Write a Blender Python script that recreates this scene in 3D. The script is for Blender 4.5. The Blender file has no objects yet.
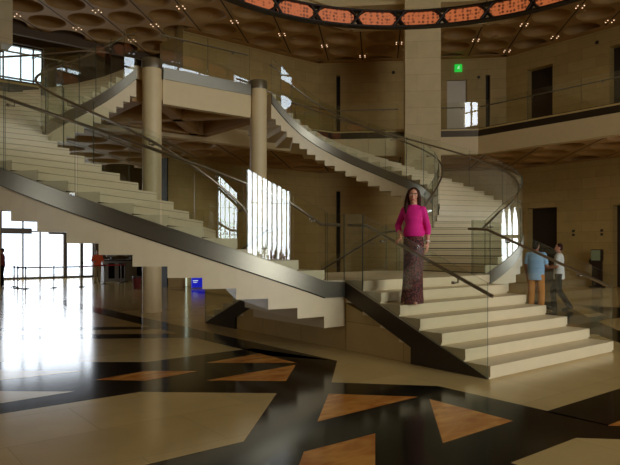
import bpy, bmesh, math, random
from mathutils import Vector, Matrix
random.seed(7)
PI = math.pi
sc = bpy.context.scene
COL = sc.collection

# ------------------------------------------------------------------ plan frame
# (u, t, z): u across the stair, t along its axis away from the foot of the front flight, z up
YAW = 0.671
BX, BY = 3.4255, 8.3394
CU, SU = math.cos(YAW), math.sin(YAW)
def W(u, t, z=0.0):
    return Vector((BX + u*CU - t*SU, BY + u*SU + t*CU, z))

# ------------------------------------------------------------------ camera
cam_d = bpy.data.cameras.new('camera'); cam = bpy.data.objects.new('camera', cam_d); COL.objects.link(cam)
cam.location = (0, 0, 1.6); cam.rotation_euler = (PI/2, 0, 0)
cam_d.sensor_width = 36; cam_d.lens = 606.5/620*36; cam_d.shift_y = 14.9/620
cam_d.clip_end = 300; cam_d.clip_start = 0.05
sc.camera = cam

# ------------------------------------------------------------------ world, daylight, exposure
world = bpy.data.worlds.new('sky'); sc.world = world; world.use_nodes = True
bg = world.node_tree.nodes['Background']; bg.inputs[0].default_value = (0.75, 0.86, 1.0, 1); bg.inputs[1].default_value = 3.0

def area(name, u, t, z, sx, sy, L, col, rot_plan, tilt=0.0):
    """daylight standing just outside a window; L is its radiance"""
    d = bpy.data.lights.new(name, 'AREA'); d.shape = 'RECTANGLE'; d.size = sx; d.size_y = sy
    d.energy = L*PI*sx*sy; d.color = col
    o = bpy.data.objects.new(name, d); COL.objects.link(o)
    o.location = W(u, t, z)
    o.rotation_euler = (PI/2 + tilt, 0, YAW + rot_plan)     # shines along its local -z
    return o
BIGWIN = (-3.2, 3.75, 0.95, 8.6)        # u0, u1, z0, z1 of the tall bay window, in the wall at t = -15
area('daylight_bay_window', (BIGWIN[0]+BIGWIN[1])/2, -16.0, (BIGWIN[2]+BIGWIN[3])/2, 8.4, 9.0, 14.0, (0.93, 0.97, 1.0), 0.0)
area('daylight_entrance', -1.2, 29.6, 2.7, 10.0, 5.4, 2.6, (0.95, 0.98, 1.0), PI)
CLER = (-8.7, -6.8, 12.2, 16.5)       # added high window, placed to be mirrored in the gallery corner glass
area('added_high_window_light', -7.75, -15.9, 14.3, 2.4, 5.0, 11.0, (0.93, 0.97, 1.0), 0.0)
HIGH = (9.9, 16.5, 11.2, 15.2)        # another added high window, mirrored in the inner balustrade panes
area('added_high_window_light', 13.2, -15.9, 13.2, 7.0, 4.6, 6.0, (0.80, 0.90, 1.0), 0.0)
area('added_west_fill', -17.9, 4.0, 2.2, 5.0, 3.0, 4.5, (0.95, 0.97, 1.0), -PI/2)  # added source, brightens the west faces of the stair
area('daylight_lancets', 17.9, 0.9, 2.2, 8.0, 3.4, 5.0, (0.95, 0.97, 1.0), PI/2)
area('daylight_clerestory', -0.9, 29.6, 11.0, 4.0, 2.4, 1.1, (0.80, 0.91, 1.0), PI)

sc.view_settings.view_transform = 'Standard'; sc.view_settings.look = 'None'
sc.view_settings.gamma = 1.0; sc.view_settings.use_curve_mapping = False
sc.view_settings.exposure = -0.26
FILL_W = 48.0  # power of each added gallery fill lamp
try:
    cy = sc.cycles
    cy.transparent_max_bounces = 32; cy.max_bounces = 10; cy.diffuse_bounces = 6; cy.glossy_bounces = 6
    cy.sample_clamp_indirect = 6.0; cy.use_denoising = True
    cy.caustics_reflective = False; cy.caustics_refractive = False
except Exception:
    pass

# ------------------------------------------------------------------ materials
def srgb(r, g, b):
    f = lambda c: (c/255/12.92) if c/255 <= 0.04045 else ((c/255+0.055)/1.055)**2.4
    return (f(r), f(g), f(b), 1.0)
def new_mat(name):
    m = bpy.data.materials.new(name); m.use_nodes = True
    nt = m.node_tree; p = nt.nodes['Principled BSDF']
    return m, nt, p
def plain(name, c, rough=0.5, metal=0.0, noise=0.0, nscale=6.0, spec=0.5, bump=0.0, emit=None, es=0.0):
    m, nt, p = new_mat(name)
    p.inputs['Roughness'].default_value = rough; p.inputs['Metallic'].default_value = metal
    p.inputs['Specular IOR Level'].default_value = spec
    if noise > 0:
        tc = nt.nodes.new('ShaderNodeTexCoord'); n = nt.nodes.new('ShaderNodeTexNoise')
        n.inputs['Scale'].default_value = nscale; n.inputs['Detail'].default_value = 4
        r = nt.nodes.new('ShaderNodeMapRange'); r.inputs[3].default_value = 1-noise; r.inputs[4].default_value = 1+noise
        mx = nt.nodes.new('ShaderNodeVectorMath'); mx.operation = 'SCALE'
        mx.inputs[0].default_value = c[:3]
        nt.links.new(tc.outputs['Object'], n.inputs['Vector']); nt.links.new(n.outputs['Fac'], r.inputs[0])
        nt.links.new(r.outputs[0], mx.inputs['Scale']); nt.links.new(mx.outputs[0], p.inputs['Base Color'])
        if bump:
            b = nt.nodes.new('ShaderNodeBump'); b.inputs['Strength'].default_value = bump; b.inputs['Distance'].default_value = 0.01
            nt.links.new(n.outputs['Fac'], b.inputs['Height']); nt.links.new(b.outputs[0], p.inputs['Normal'])
    else:
        p.inputs['Base Color'].default_value = c
    if emit:
        p.inputs['Emission Color'].default_value = emit; p.inputs['Emission Strength'].default_value = es
    return m
def ashlar(name, c1, c2, mortar, bw=1.2, bh=0.45, rough=0.55, spec=0.4):
    """large coursed stone blocks, laid in the object's own plan axes"""
    m, nt, p = new_mat(name)
    tc = nt.nodes.new('ShaderNodeTexCoord'); sp = nt.nodes.new('ShaderNodeSeparateXYZ')
    sb = nt.nodes.new('ShaderNodeMath'); sb.operation = 'SUBTRACT'
    cb = nt.nodes.new('ShaderNodeCombineXYZ'); br = nt.nodes.new('ShaderNodeTexBrick')
    nt.links.new(tc.outputs['Object'], sp.inputs[0])
    nt.links.new(sp.outputs['X'], sb.inputs[0]); nt.links.new(sp.outputs['Y'], sb.inputs[1])
    nt.links.new(sb.outputs[0], cb.inputs['X']); nt.links.new(sp.outputs['Z'], cb.inputs['Y'])
    nt.links.new(cb.outputs[0], br.inputs['Vector'])
    br.inputs['Color1'].default_value = c1; br.inputs['Color2'].default_value = c2; br.inputs['Mortar'].default_value = mortar
    br.inputs['Scale'].default_value = 1.0; br.inputs['Brick Width'].default_value = bw; br.inputs['Row Height'].default_value = bh
    br.inputs['Mortar Size'].default_value = 0.006; br.inputs['Bias'].default_value = 0.0
    n = nt.nodes.new('ShaderNodeTexNoise'); n.inputs['Scale'].default_value = 3.0; n.inputs['Detail'].default_value = 5
    nt.links.new(tc.outputs['Object'], n.inputs['Vector'])
    r = nt.nodes.new('ShaderNodeMapRange'); r.inputs[3].default_value = 0.88; r.inputs[4].default_value = 1.12
    nt.links.new(n.outputs['Fac'], r.inputs[0])
    mx = nt.nodes.new('ShaderNodeVectorMath'); mx.operation = 'SCALE'
    nt.links.new(br.outputs['Color'], mx.inputs[0]); nt.links.new(r.outputs[0], mx.inputs['Scale'])
    nt.links.new(mx.outputs[0], p.inputs['Base Color'])
    p.inputs['Roughness'].default_value = rough; p.inputs['Specular IOR Level'].default_value = spec
    return m
def veined(name, c1, c2, scale, rough, stretch=(1, 1, 1), spec=0.5):
    m, nt, p = new_mat(name)
    tc = nt.nodes.new('ShaderNodeTexCoord'); mp = nt.nodes.new('ShaderNodeMapping'); n = nt.nodes.new('ShaderNodeTexNoise')
    mp.inputs['Scale'].default_value = stretch
    n.inputs['Scale'].default_value = scale; n.inputs['Detail'].default_value = 6; n.inputs['Distortion'].default_value = 0.8
    cr = nt.nodes.new('ShaderNodeValToRGB'); cr.color_ramp.elements[0].position = 0.35; cr.color_ramp.elements[1].position = 0.68
    cr.color_ramp.elements[0].color = c1; cr.color_ramp.elements[1].color = c2
    nt.links.new(tc.outputs['Object'], mp.inputs[0]); nt.links.new(mp.outputs[0], n.inputs['Vector'])
    nt.links.new(n.outputs['Fac'], cr.inputs[0]); nt.links.new(cr.outputs[0], p.inputs['Base Color'])
    p.inputs['Roughness'].default_value = rough; p.inputs['Specular IOR Level'].default_value = spec
    return m
def slabs(name, c1, c2, joint, rough):
    m, nt, p = new_mat(name)
    tc = nt.nodes.new('ShaderNodeTexCoord'); br = nt.nodes.new('ShaderNodeTexBrick')
    br.offset = 0.5
    br.inputs['Color1'].default_value = c1; br.inputs['Color2'].default_value = c2; br.inputs['Mortar'].default_value = joint
    br.inputs['Scale'].default_value = 1.0; br.inputs['Brick Width'].default_value = 1.5; br.inputs['Row Height'].default_value = 0.9
    br.inputs['Mortar Size'].default_value = 0.005
    n = nt.nodes.new('ShaderNodeTexNoise'); n.inputs['Scale'].default_value = 2.2; n.inputs['Detail'].default_value = 6
    r = nt.nodes.new('ShaderNodeMapRange'); r.inputs[3].default_value = 0.85; r.inputs[4].default_value = 1.15
    mx = nt.nodes.new('ShaderNodeVectorMath'); mx.operation = 'SCALE'
    nt.links.new(tc.outputs['Object'], br.inputs['Vector']); nt.links.new(tc.outputs['Object'], n.inputs['Vector'])
    nt.links.new(n.outputs['Fac'], r.inputs[0]); nt.links.new(br.outputs['Color'], mx.inputs[0]); nt.links.new(r.outputs[0], mx.inputs['Scale'])
    nt.links.new(mx.outputs[0], p.inputs['Base Color'])
    p.inputs['Roughness'].default_value = rough
    return m
def glass_mat(name, tint):
    """clear sheet glass: mirror reflection by Schlick's law, the rest passes straight through"""
    m = bpy.data.materials.new(name); m.use_nodes = True; nt = m.node_tree; nt.nodes.clear()
    out = nt.nodes.new('ShaderNodeOutputMaterial'); mix = nt.nodes.new('ShaderNodeMixShader')
    tr = nt.nodes.new('ShaderNodeBsdfTransparent'); gl = nt.nodes.new('ShaderNodeBsdfGlossy')
    tr.inputs[0].default_value = tint; gl.inputs['Roughness'].default_value = 0.0; gl.inputs[0].default_value = (1, 1, 1, 1)
    ge = nt.nodes.new('ShaderNodeNewGeometry'); dt = nt.nodes.new('ShaderNodeVectorMath'); dt.operation = 'DOT_PRODUCT'
    nt.links.new(ge.outputs['Incoming'], dt.inputs[0]); nt.links.new(ge.outputs['Normal'], dt.inputs[1])
    ab = nt.nodes.new('ShaderNodeMath'); ab.operation = 'ABSOLUTE'; nt.links.new(dt.outputs['Value'], ab.inputs[0])
    om = nt.nodes.new('ShaderNodeMath'); om.operation = 'SUBTRACT'; om.inputs[0].default_value = 1.0; nt.links.new(ab.outputs[0], om.inputs[1])
    pw = nt.nodes.new('ShaderNodeMath'); pw.operation = 'POWER'; pw.inputs[1].default_value = 5.0; nt.links.new(om.outputs[0], pw.inputs[0])
    ma = nt.nodes.new('ShaderNodeMath'); ma.operation = 'MULTIPLY_ADD'; ma.inputs[1].default_value = 0.955; ma.inputs[2].default_value = 0.045
    nt.links.new(pw.outputs[0], ma.inputs[0]); nt.links.new(ma.outputs[0], mix.inputs[0])
    nt.links.new(tr.outputs[0], mix.inputs[1]); nt.links.new(gl.outputs[0], mix.inputs[2]); nt.links.new(mix.outputs[0], out.inputs[0])
    return m
def perforated(name, glow, metal, strength, scale):
    """pierced metal screen lit from within"""
    m, nt, p = new_mat(name)
    tc = nt.nodes.new('ShaderNodeTexCoord'); v = nt.nodes.new('ShaderNodeTexVoronoi'); v.inputs['Scale'].default_value = scale
    v.inputs['Randomness'].default_value = 0.35
    nt.links.new(tc.outputs['Object'], v.inputs['Vector'])
    cr = nt.nodes.new('ShaderNodeValToRGB'); cr.color_ramp.elements[0].position = 0.24; cr.color_ramp.elements[1].position = 0.50
    cr.color_ramp.elements[0].color = (0.05, 0.05, 0.05, 1); cr.color_ramp.elements[1].color = (1, 1, 1, 1)
    nt.links.new(v.outputs['Distance'], cr.inputs[0])
    mu = nt.nodes.new('ShaderNodeMath'); mu.operation = 'MULTIPLY'; mu.inputs[1].default_value = strength
    nt.links.new(cr.outputs[0], mu.inputs[0]); nt.links.new(mu.outputs[0], p.inputs['Emission Strength'])
    p.inputs['Emission Color'].default_value = glow; p.inputs['Base Color'].default_value = metal; p.inputs['Roughness'].default_value = 0.5
    return m
def patterned(name, c1, c2, scale):
    m, nt, p = new_mat(name)
    tc = nt.nodes.new('ShaderNodeTexCoord'); v = nt.nodes.new('ShaderNodeTexVoronoi'); v.inputs['Scale'].default_value = scale
    cr = nt.nodes.new('ShaderNodeValToRGB'); cr.color_ramp.elements[0].position = 0.3; cr.color_ramp.elements[1].position = 0.55
    cr.color_ramp.elements[0].color = c1; cr.color_ramp.elements[1].color = c2
    nt.links.new(tc.outputs['Object'], v.inputs['Vector']); nt.links.new(v.outputs['Distance'], cr.inputs[0])
    nt.links.new(cr.outputs[0], p.inputs['Base Color']); p.inputs['Roughness'].default_value = 0.8
    return m

M = {}
M['hall'] = plain('hall_shaded_stone', srgb(92, 74, 50), 0.6, noise=0.08, nscale=2)  # darkened stone: the dimness of the hall is put into its colour
M['stone'] = ashlar('limestone_wall', srgb(184, 156, 96), srgb(174, 147, 88), srgb(144, 120, 70))
M['stone_pale'] = plain('limestone_pale', srgb(210, 187, 140), 0.5, noise=0.06, nscale=4)
M['step'] = plain('limestone_step', srgb(216, 198, 158), 0.45, noise=0.07, nscale=5)
M['pillar'] = ashlar('limestone_pillar', srgb(206, 184, 138), srgb(198, 176, 130), srgb(172, 150, 106), 3.0, 0.62)
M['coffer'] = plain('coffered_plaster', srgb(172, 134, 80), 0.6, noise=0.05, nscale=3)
M['steel'] = plain('brushed_steel', srgb(142, 136, 118), 0.36, 0.9, noise=0.06, nscale=20)
M['bronze'] = plain('dark_bronze', srgb(72, 62, 48), 0.38, 0.8, noise=0.08, nscale=14)
M['rail'] = plain('rail_metal', srgb(140, 128, 110), 0.28, 0.9)
M['dark'] = plain('dark_timber', srgb(46, 32, 20), 0.5, noise=0.1, nscale=8)
M['shadow_gap'] = plain('dark_joint_shade', srgb(40, 30, 20), 0.7)  # joints and slots; on the curved steps this colour stands for shade
M['floor'] = slabs('floor_limestone', srgb(194, 168, 110), srgb(186, 160, 103), srgb(172, 147, 93), 0.16)
M['granite'] = plain('black_granite', srgb(13, 11, 8), 0.12, noise=0.25, nscale=30, spec=0.28)
M['onyx'] = veined('orange_marble', srgb(172, 100, 32), srgb(218, 156, 74), 2.2, 0.14, (1, 2.4, 1))
M['glass'] = glass_mat('clear_glass', (0.95, 0.97, 0.95, 1))
M['glass_edge'] = plain('glass_edge', srgb(70, 82, 66), 0.35)
M['mullion'] = plain('mullion_metal', srgb(84, 74, 62), 0.4, 0.6)
M['glow'] = perforated('pierced_copper_screen', srgb(255, 138, 78), srgb(120, 62, 34), 0.42, 12.0)
M['iron'] = plain('blackened_metal', srgb(40, 30, 22), 0.45, 0.6)
M['lamp'] = plain('lamp_lens', srgb(250, 235, 210), 0.3, emit=srgb(255, 214, 176), es=2.0)
M['exit'] = plain('exit_green', srgb(30, 170, 60), 0.4, emit=srgb(40, 215, 70), es=0.8)
M['white'] = plain('white_glow', srgb(235, 238, 235), 0.5, emit=srgb(230, 255, 235), es=0.7)
M['door_grey'] = plain('pale_door', srgb(224, 214, 190), 0.3, noise=0.03)
M['skin'] = plain('skin', srgb(196, 136, 104), 0.5, noise=0.04, nscale=20)
M['skin_tan'] = plain('skin_tan', srgb(150, 96, 66), 0.5, noise=0.04, nscale=20)
M['hair'] = plain('dark_brown_hair', srgb(56, 30, 19), 0.75, noise=0.25, nscale=40, spec=0.15)
M['hair_black'] = plain('black_hair', srgb(20, 15, 12), 0.8, noise=0.2, nscale=40, spec=0.1)
M['pink'] = plain('magenta_cloth', srgb(214, 18, 124), 0.8, noise=0.06, nscale=16)
M['skirt'] = patterned('maroon_print_cloth', srgb(128, 60, 50), srgb(52, 12, 17), 40.0)
M['blue'] = plain('light_blue_cloth', srgb(158, 198, 228), 0.85, noise=0.05, nscale=14)
M['shirt'] = plain('white_cloth', srgb(234, 232, 222), 0.85, noise=0.05, nscale=14)
M['tan'] = plain('orange_tan_cloth', srgb(206, 130, 44), 0.85, noise=0.06, nscale=14)
M['black'] = plain('black_cloth', srgb(18, 16, 16), 0.9, noise=0.1, nscale=14, spec=0.1)
M['orange'] = plain('orange_cloth', srgb(206, 82, 40), 0.85)
M['red'] = plain('red_webbing', srgb(150, 22, 18), 0.7)
M['dark_red'] = plain('dark_red_cloth', srgb(104, 30, 24), 0.8)
M['khaki'] = plain('khaki_cloth', srgb(150, 134, 100), 0.85)
M['gold'] = plain('gold', srgb(216, 170, 80), 0.25, 1.0)
M['eye_white'] = plain('eye_white', srgb(235, 230, 222), 0.3)
M['iris'] = plain('iris', srgb(50, 32, 22), 0.2)
M['lips'] = plain('lips', srgb(176, 64, 64), 0.4)
M['tooth'] = plain('teeth', srgb(236, 230, 216), 0.3)
M['blue_sign'] = plain('blue_board', srgb(24, 34, 196), 0.4, emit=srgb(20, 30, 220), es=0.5)
M['screen'] = plain('kiosk_panel', srgb(150, 166, 130), 0.4)
M['plant'] = plain('dark_leaf', srgb(62, 58, 38), 0.6, noise=0.2)
M['grey'] = plain('grey_panel', srgb(120, 116, 110), 0.5)

# ------------------------------------------------------------------ mesh building
class MB:
    """collects faces given in plan coordinates; build() links them as one mesh object"""
    def __init__(s): s.v = []; s.f = []; s.m = []; s.smooth = []
    def add(s, verts, faces, mi=0, smooth=False):
        b = len(s.v); s.v += [tuple(v) for v in verts]
        for f in faces: s.f.append([b+i for i in f]); s.m.append(mi); s.smooth.append(smooth)
    def box(s, u0, u1, t0, t1, z0, z1, mi=0):
        v = [(u0,t0,z0),(u1,t0,z0),(u1,t1,z0),(u0,t1,z0),(u0,t0,z1),(u1,t0,z1),(u1,t1,z1),(u0,t1,z1)]
        s.add(v, [(0,3,2,1),(4,5,6,7),(0,1,5,4),(1,2,6,5),(2,3,7,6),(3,0,4,7)], mi)
    def obox(s, p, q, thick, z0, z1, mi=0, side=0.0):
        """upright box along p->q in plan; side shifts it sideways (in thicknesses)"""
        p = Vector(p); q = Vector(q); d = (q-p).normalized(); n = Vector((-d.y, d.x))
        a = n*thick*(side-0.5); b = n*thick*(side+0.5)
        s.prism([p+a, q+a, q+b, p+b], z0, z1, mi)
    def prism(s, poly, z0, z1, mi=0):
        n = len(poly); za = z0 if isinstance(z0, (list, tuple)) else [z0]*n; zb = z1 if isinstance(z1, (list, tuple)) else [z1]*n
        v = [(p[0], p[1], za[i]) for i, p in enumerate(poly)] + [(p[0], p[1], zb[i]) for i, p in enumerate(poly)]
        f = [tuple(range(n-1, -1, -1)), tuple(range(n, 2*n))] + [(i, (i+1) % n, n+(i+1) % n, n+i) for i in range(n)]
        s.add(v, f, mi)
    def extrude_u(s, prof, u0, u1, mi=0):
        """profile of (t, z) points extruded along u"""
        n = len(prof)
        v = [(u0, a, b) for a, b in prof] + [(u1, a, b) for a, b in prof]
        f = [tuple(range(n)), tuple(range(2*n-1, n-1, -1))] + [(i, n+i, n+(i+1) % n, (i+1) % n) for i in range(n)]
        s.add(v, f, mi)
    def tube(s, pts, r, n=10, mi=0, closed=False):
        pts = [Vector(p) for p in pts]; N = len(pts); rings = []; ref = None
        rs = r if isinstance(r, (list, tuple)) else [r]*N
        for i, p in enumerate(pts):
            a = pts[i-1] if (i > 0 or closed) else p; b = pts[(i+1) % N] if (i < N-1 or closed) else p
            d = (b-a).normalized()
            if ref is None: ref = d.orthogonal().normalized()
            ref = (ref - d*ref.dot(d))
            if ref.length < 1e-6: ref = d.orthogonal()
            ref.normalize(); w = d.cross(ref)
            rings.append([p + (ref*math.cos(2*PI*k/n) + w*math.sin(2*PI*k/n))*rs[i] for k in range(n)])
        v = [x for R in rings for x in R]; f = []
        for i in range(N if closed else N-1):
            j = (i+1) % N
            for k in range(n): f.append((i*n+k, i*n+(k+1) % n, j*n+(k+1) % n, j*n+k))
        s.add(v, f, mi, True)
        if not closed: s.add(rings[0], [tuple(range(n-1, -1, -1))], mi); s.add(rings[-1], [tuple(range(n))], mi)
    def lathe(s, c, prof, n=24, mi=0, smooth=True):
        """profile of (radius, z) turned about the upright axis at c"""
        v = []; f = []
        for r, z in prof: v += [(c[0]+r*math.cos(2*PI*k/n), c[1]+r*math.sin(2*PI*k/n), z) for k in range(n)]
        for i in range(len(prof)-1):
            for k in range(n): f.append((i*n+k, i*n+(k+1) % n, (i+1)*n+(k+1) % n, (i+1)*n+k))
        s.add(v, f, mi, smooth)
        m = len(prof)-1
        s.add(v[:n], [tuple(range(n-1, -1, -1))], mi); s.add(v[m*n:], [tuple(range(n))], mi)
    def ribbon(s, outer, inner, zt, zb, mi=0):
        """solid strip between two plan lines, with a top and a bottom height at every point"""
        N = len(outer); v = []; f = []
        for i in range(N):
            o, a = outer[i], inner[i]
            v += [(o[0], o[1], zb[i]), (a[0], a[1], zb[i]), (a[0], a[1], zt[i]), (o[0], o[1], zt[i])]
        for k in range(4):          # each side shades smoothly along its length
            w = []
            for i in range(N): w += [v[i*4+k], v[i*4+(k+1) % 4]]
            s.add(w, [(2*i, 2*i+1, 2*i+3, 2*i+2) for i in range(N-1)], mi, True)
        s.add(v[:4], [(3, 2, 1, 0)], mi); s.add(v[-4:], [(0, 1, 2, 3)], mi)
    def build(s, name, mats, parent=None, origin=(0, 0, 0), bevel=0.0):
        me = bpy.data.meshes.new(name)
        O = Vector(origin)
        me.from_pydata([Vector(v)-O for v in s.v], [], s.f)
        if not isinstance(mats, (list, tuple)): mats = [mats]
        for m in mats: me.materials.append(m)
        for p, mi, sm in zip(me.polygons, s.m, s.smooth): p.material_index = mi; p.use_smooth = sm
        bm = bmesh.new(); bm.from_mesh(me); bmesh.ops.recalc_face_normals(bm, faces=bm.faces); bm.to_mesh(me); bm.free()
        o = bpy.data.objects.new(name, me); COL.objects.link(o)
        if parent is not None: o.parent = parent
        else:
            o.location = W(*O); o.rotation_euler = (0, 0, YAW)
        if bevel:
            b = o.modifiers.new('bevel', 'BEVEL'); b.width = bevel; b.segments = 2; b.limit_method = 'ANGLE'
        return o
def tag(o, label=None, cat=None, group=None, kind=None):
    if label: o['label'] = label
    if cat: o['category'] = cat
    if group: o['group'] = group
    if kind: o['kind'] = kind
    return o
def thing(name, origin, label, cat, group=None, rz=0.0):
    o = bpy.data.objects.new(name, None); COL.objects.link(o); o.empty_display_size = 0.2
    o.location = W(*origin); o.rotation_euler = (0, 0, YAW+rz)
    return tag(o, label, cat, group)
def struct(name, mb, mats, **k):
    return tag(mb.build(name, mats, **k), kind='structure')
def dup(root, loc, rz=None, label=None):
    r = root.copy(); COL.objects.link(r); r.location = loc
    if rz is not None: r.rotation_euler = (0, 0, rz)
    if label: r['label'] = label
    for ch in list(root.children):
        c = ch.copy(); COL.objects.link(c); c.parent = r
        for g in list(ch.children):
            d = g.copy(); COL.objects.link(d); d.parent = c
    return r

# ================================================================== THE SETTING
L2 = 6.124            # upper gallery floor
SOF = 5.2             # underside of the gallery
CEIL = 10.45
# ---- floor with its inlaid bands and stars
fl = MB()
fl.add([(-26,-24,0),(26,-24,0),(26,34,0),(-26,34,0)], [(0,1,2,3)], 0)
def inlay(poly, mi, z):
    for sg in (1, -1):
        p = [(sg*a, b) for a, b in poly]
        if sg < 0: p = p[::-1]
        fl.add([(a, b, z) for a, b in p], [tuple(range(len(p)))], mi)
black = [
    [(-2.78,17.0),(-2.78,3.0),(-2.25,2.06),(-2.25,17.0)],
    [(-8.6,7.0),(-5.99,4.92),(-4.4,3.65),(-2.6,3.70),(-2.25,2.06),(-3.2,1.07),(-2.36,0.16),(-2.36,-1.8),(-8.6,-1.8)],
    [(-2.4,-1.8),(0,-1.8),(0,-1.2),(-2.4,-1.2)],
    [(-2.95,-1.8),(-1.96,-2.8),(-1.4,-2.8),(-2.39,-1.8)],
    [(-2.78,5.95),(-2.78,5.3),(-4.43,6.39),(-7.2,8.2),(-7.2,8.9),(-4.27,6.95)],
    [(-2.78,7.15),(-2.78,6.75),(-3.84,7.40),(-7.0,9.6),(-7.0,10.1),(-3.69,7.85)],
    [(-8.6,-1.8),(-8.6,-2.4),(-3.9,-2.4),(-3.9,-1.8)],
]
for p in black: inlay(p, 1, 0.001)
stone_in = [
    [(-6.6,4.7),(-5.27,3.56),(-6.24,3.62),(-7.4,4.7)],
    [(-8.0,4.2),(-6.4,3.04),(-5.74,2.5),(-6.49,2.44),(-8.3,4.0)],
    [(-9.5,1.97),(-5.17,2.02),(-4.02,1.03),(-5.19,-0.15),(-9.5,-0.19)],
]
for p in stone_in: inlay(p, 0, 0.002)
onyx_in = [
    [(-5.35,2.94),(-4.65,3.07),(-4.13,2.63),(-4.89,2.51)],
    [(-3.78,3.07),(-2.78,3.24),(-2.80,2.29)],
    [(-4.32,2.08),(-2.89,2.18),(-3.59,1.45)],
    [(-3.59,0.66),(-2.93,-0.04),(-4.36,-0.09)],
    [(-4.96,-0.66),(-4.19,-0.67),(-5.0,-1.49),(-5.78,-1.49)],
    [(-2.91,-0.18),(-2.93,-1.19),(-3.94,-1.20)],
    [(-2.39,-1.8),(-1.4,-1.8),(-1.4,-2.79)],
]
for p in onyx_in: inlay(p, 2, 0.003)
struct('floor', fl, [M['floor'], M['granite'], M['onyx']])

# ---- walls (each one mesh, split round its openings)
def wall(name, p, q, z0, z1, thick, openings=(), mat='stone', side=0.5):
    """wall from p to q; openings are (s0, s1, za, zb) along it"""
    p = Vector(p); q = Vector(q); L = (q-p).length; d = (q-p).normalized()
    mb = MB()
    xs = sorted(set([0, L] + [max(0, min(L, x)) for o in openings for x in o[:2]]))
    zs = sorted(set([z0, z1] + [z for o in openings for z in o[2:]]))
    for i in range(len(xs)-1):
        run = None
        for j in range(len(zs)-1):
            xm = (xs[i]+xs[i+1])/2; zm = (zs[j]+zs[j+1])/2
            hole = any(o[0] < xm < o[1] and o[2] < zm < o[3] for o in openings)
            if not hole:
                if run is None: run = zs[j]
                end = zs[j+1]
            if (hole or j == len(zs)-2) and run is not None:
                mb.obox(p+d*xs[i], p+d*xs[i+1], thick, run, end, 0, side); run = None
    return struct(name, mb, M[mat])
LANC = ((-2.3, -0.45), (0.0, 1.5), (2.1, 3.9))      # three pointed windows low in the wall beyond the steps
RU = 16.8; CH_T = 12.0; CK_U = 10.6; BK_T = 18.2
# lower doors (z 0-3.35) and upper doors (z 6.12-9.6) in the wall beside the stair
wall('wall_right', (RU, -15), (RU, CH_T), 0, 17.2, 0.6,
     [(24.50, 25.90, 0, 3.35), (20.75, 22.12, 0, 3.30), (24.70, 25.95, L2, 9.60), (20.9, 22.25, L2, 9.70)] + [(15+a, 15+b, 0.95, 3.35) for a, b in LANC], side=-0.5)
# pointed heads and bars of the three lancet windows
for n, (a, b) in enumerate(LANC):
    mb = MB(); m_ = (a+b)/2
    for a_, s_ in ((a, 1), (b, -1)):
        mb.add([(RU+x, y, z) for x in (0.0, 0.6) for y, z in [(a_, 2.3), (a_+s_*0.10*(b-a), 2.72), (a_+s_*0.27*(b-a), 3.08), (m_, 3.36), (a_, 3.36)]],
               [(0,1,2,3,4), (9,8,7,6,5), (0,5,6,1), (1,6,7,2), (2,7,8,3), (3,8,9,4), (4,9,5,0)])
    mb.box(RU+0.25, RU+0.35, a, b, 1.98, 2.14)
    struct('window_%d' % (n+5), mb, M['stone_pale'])
# chamfer: distances are measured from the corner with the wall beside the stair
CHD = math.hypot(RU-CK_U, BK_T-CH_T)
wall('wall_corner', (RU, CH_T), (CK_U, BK_T), 0, 17.2, 0.6, [(1.78, 2.70, L2, 9.45), (0.73, 0.93, L2, 9.65), (7.72, 7.92, 0, 4.3), (7.72, 7.92, L2, 9.85)], side=-0.5)
wall('wall_back', (CK_U, BK_T), (2.75, BK_T), 0, SOF, 0.6, [(6.73, 7.03, 0, 3.0)], side=-0.5)
mbw = MB(); mbw.box(3.46, CK_U, BK_T, BK_T+0.6, SOF, 17.2); mbw.box(3.46, 3.8, BK_T+0.6, BK_T+2.2, L2, CEIL)
struct('wall_back_upper', mbw, M['stone'])
wall('wall_back_west', (-3.3, BK_T), (-CK_U, BK_T), 0, 17.2, 0.6, side=-0.5)
wall('wall_corner_west', (-CK_U, BK_T), (-RU, CH_T), 0, 17.2, 0.6, side=-0.5)
wall('wall_left', (-RU, CH_T), (-RU, -15), 0, 17.2, 0.6, [(6.0, 7.6, 0.95, 3.35), (8.4, 10.0, 0.95, 3.35)], side=-0.5)
for n, a in enumerate((6.0, 8.4)):  # bars of the two windows added to let in the west fill
    mb = MB(); y0 = CH_T-a-1.6; mb.box(-RU-0.35, -RU-0.25, y0, y0+1.6, 1.98, 2.14); mb.box(-RU-0.35, -RU-0.25, y0+0.75, y0+0.85, 0.95, 3.35); struct('window_%d' % (n+8), mb, M['mullion'])
wall('wall_front', (-RU-0.6, -15), (RU+0.6, -15), 0, 17.2, 0.6, [(RU+0.6+BIGWIN[0], RU+0.6+BIGWIN[1], BIGWIN[2], BIGWIN[3]), (RU+0.6+CLER[0], RU+0.6+CLER[1], CLER[2], CLER[3]), (RU+0.6+HIGH[0], RU+0.6+HIGH[1], HIGH[2], HIGH[3])], side=-0.5)
# entrance hall behind the stair
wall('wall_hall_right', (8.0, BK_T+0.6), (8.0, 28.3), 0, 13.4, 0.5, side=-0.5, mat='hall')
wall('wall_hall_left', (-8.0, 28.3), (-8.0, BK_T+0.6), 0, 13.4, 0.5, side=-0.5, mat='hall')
wall('wall_entrance', (8.0, 28.3), (-8.0, 28.3), 0, 13.4, 0.5, [(4.65, 13.0, 0, 5.0), (7.25, 10.8, 9.85, 11.75)], side=-0.5, mat='hall')
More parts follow.
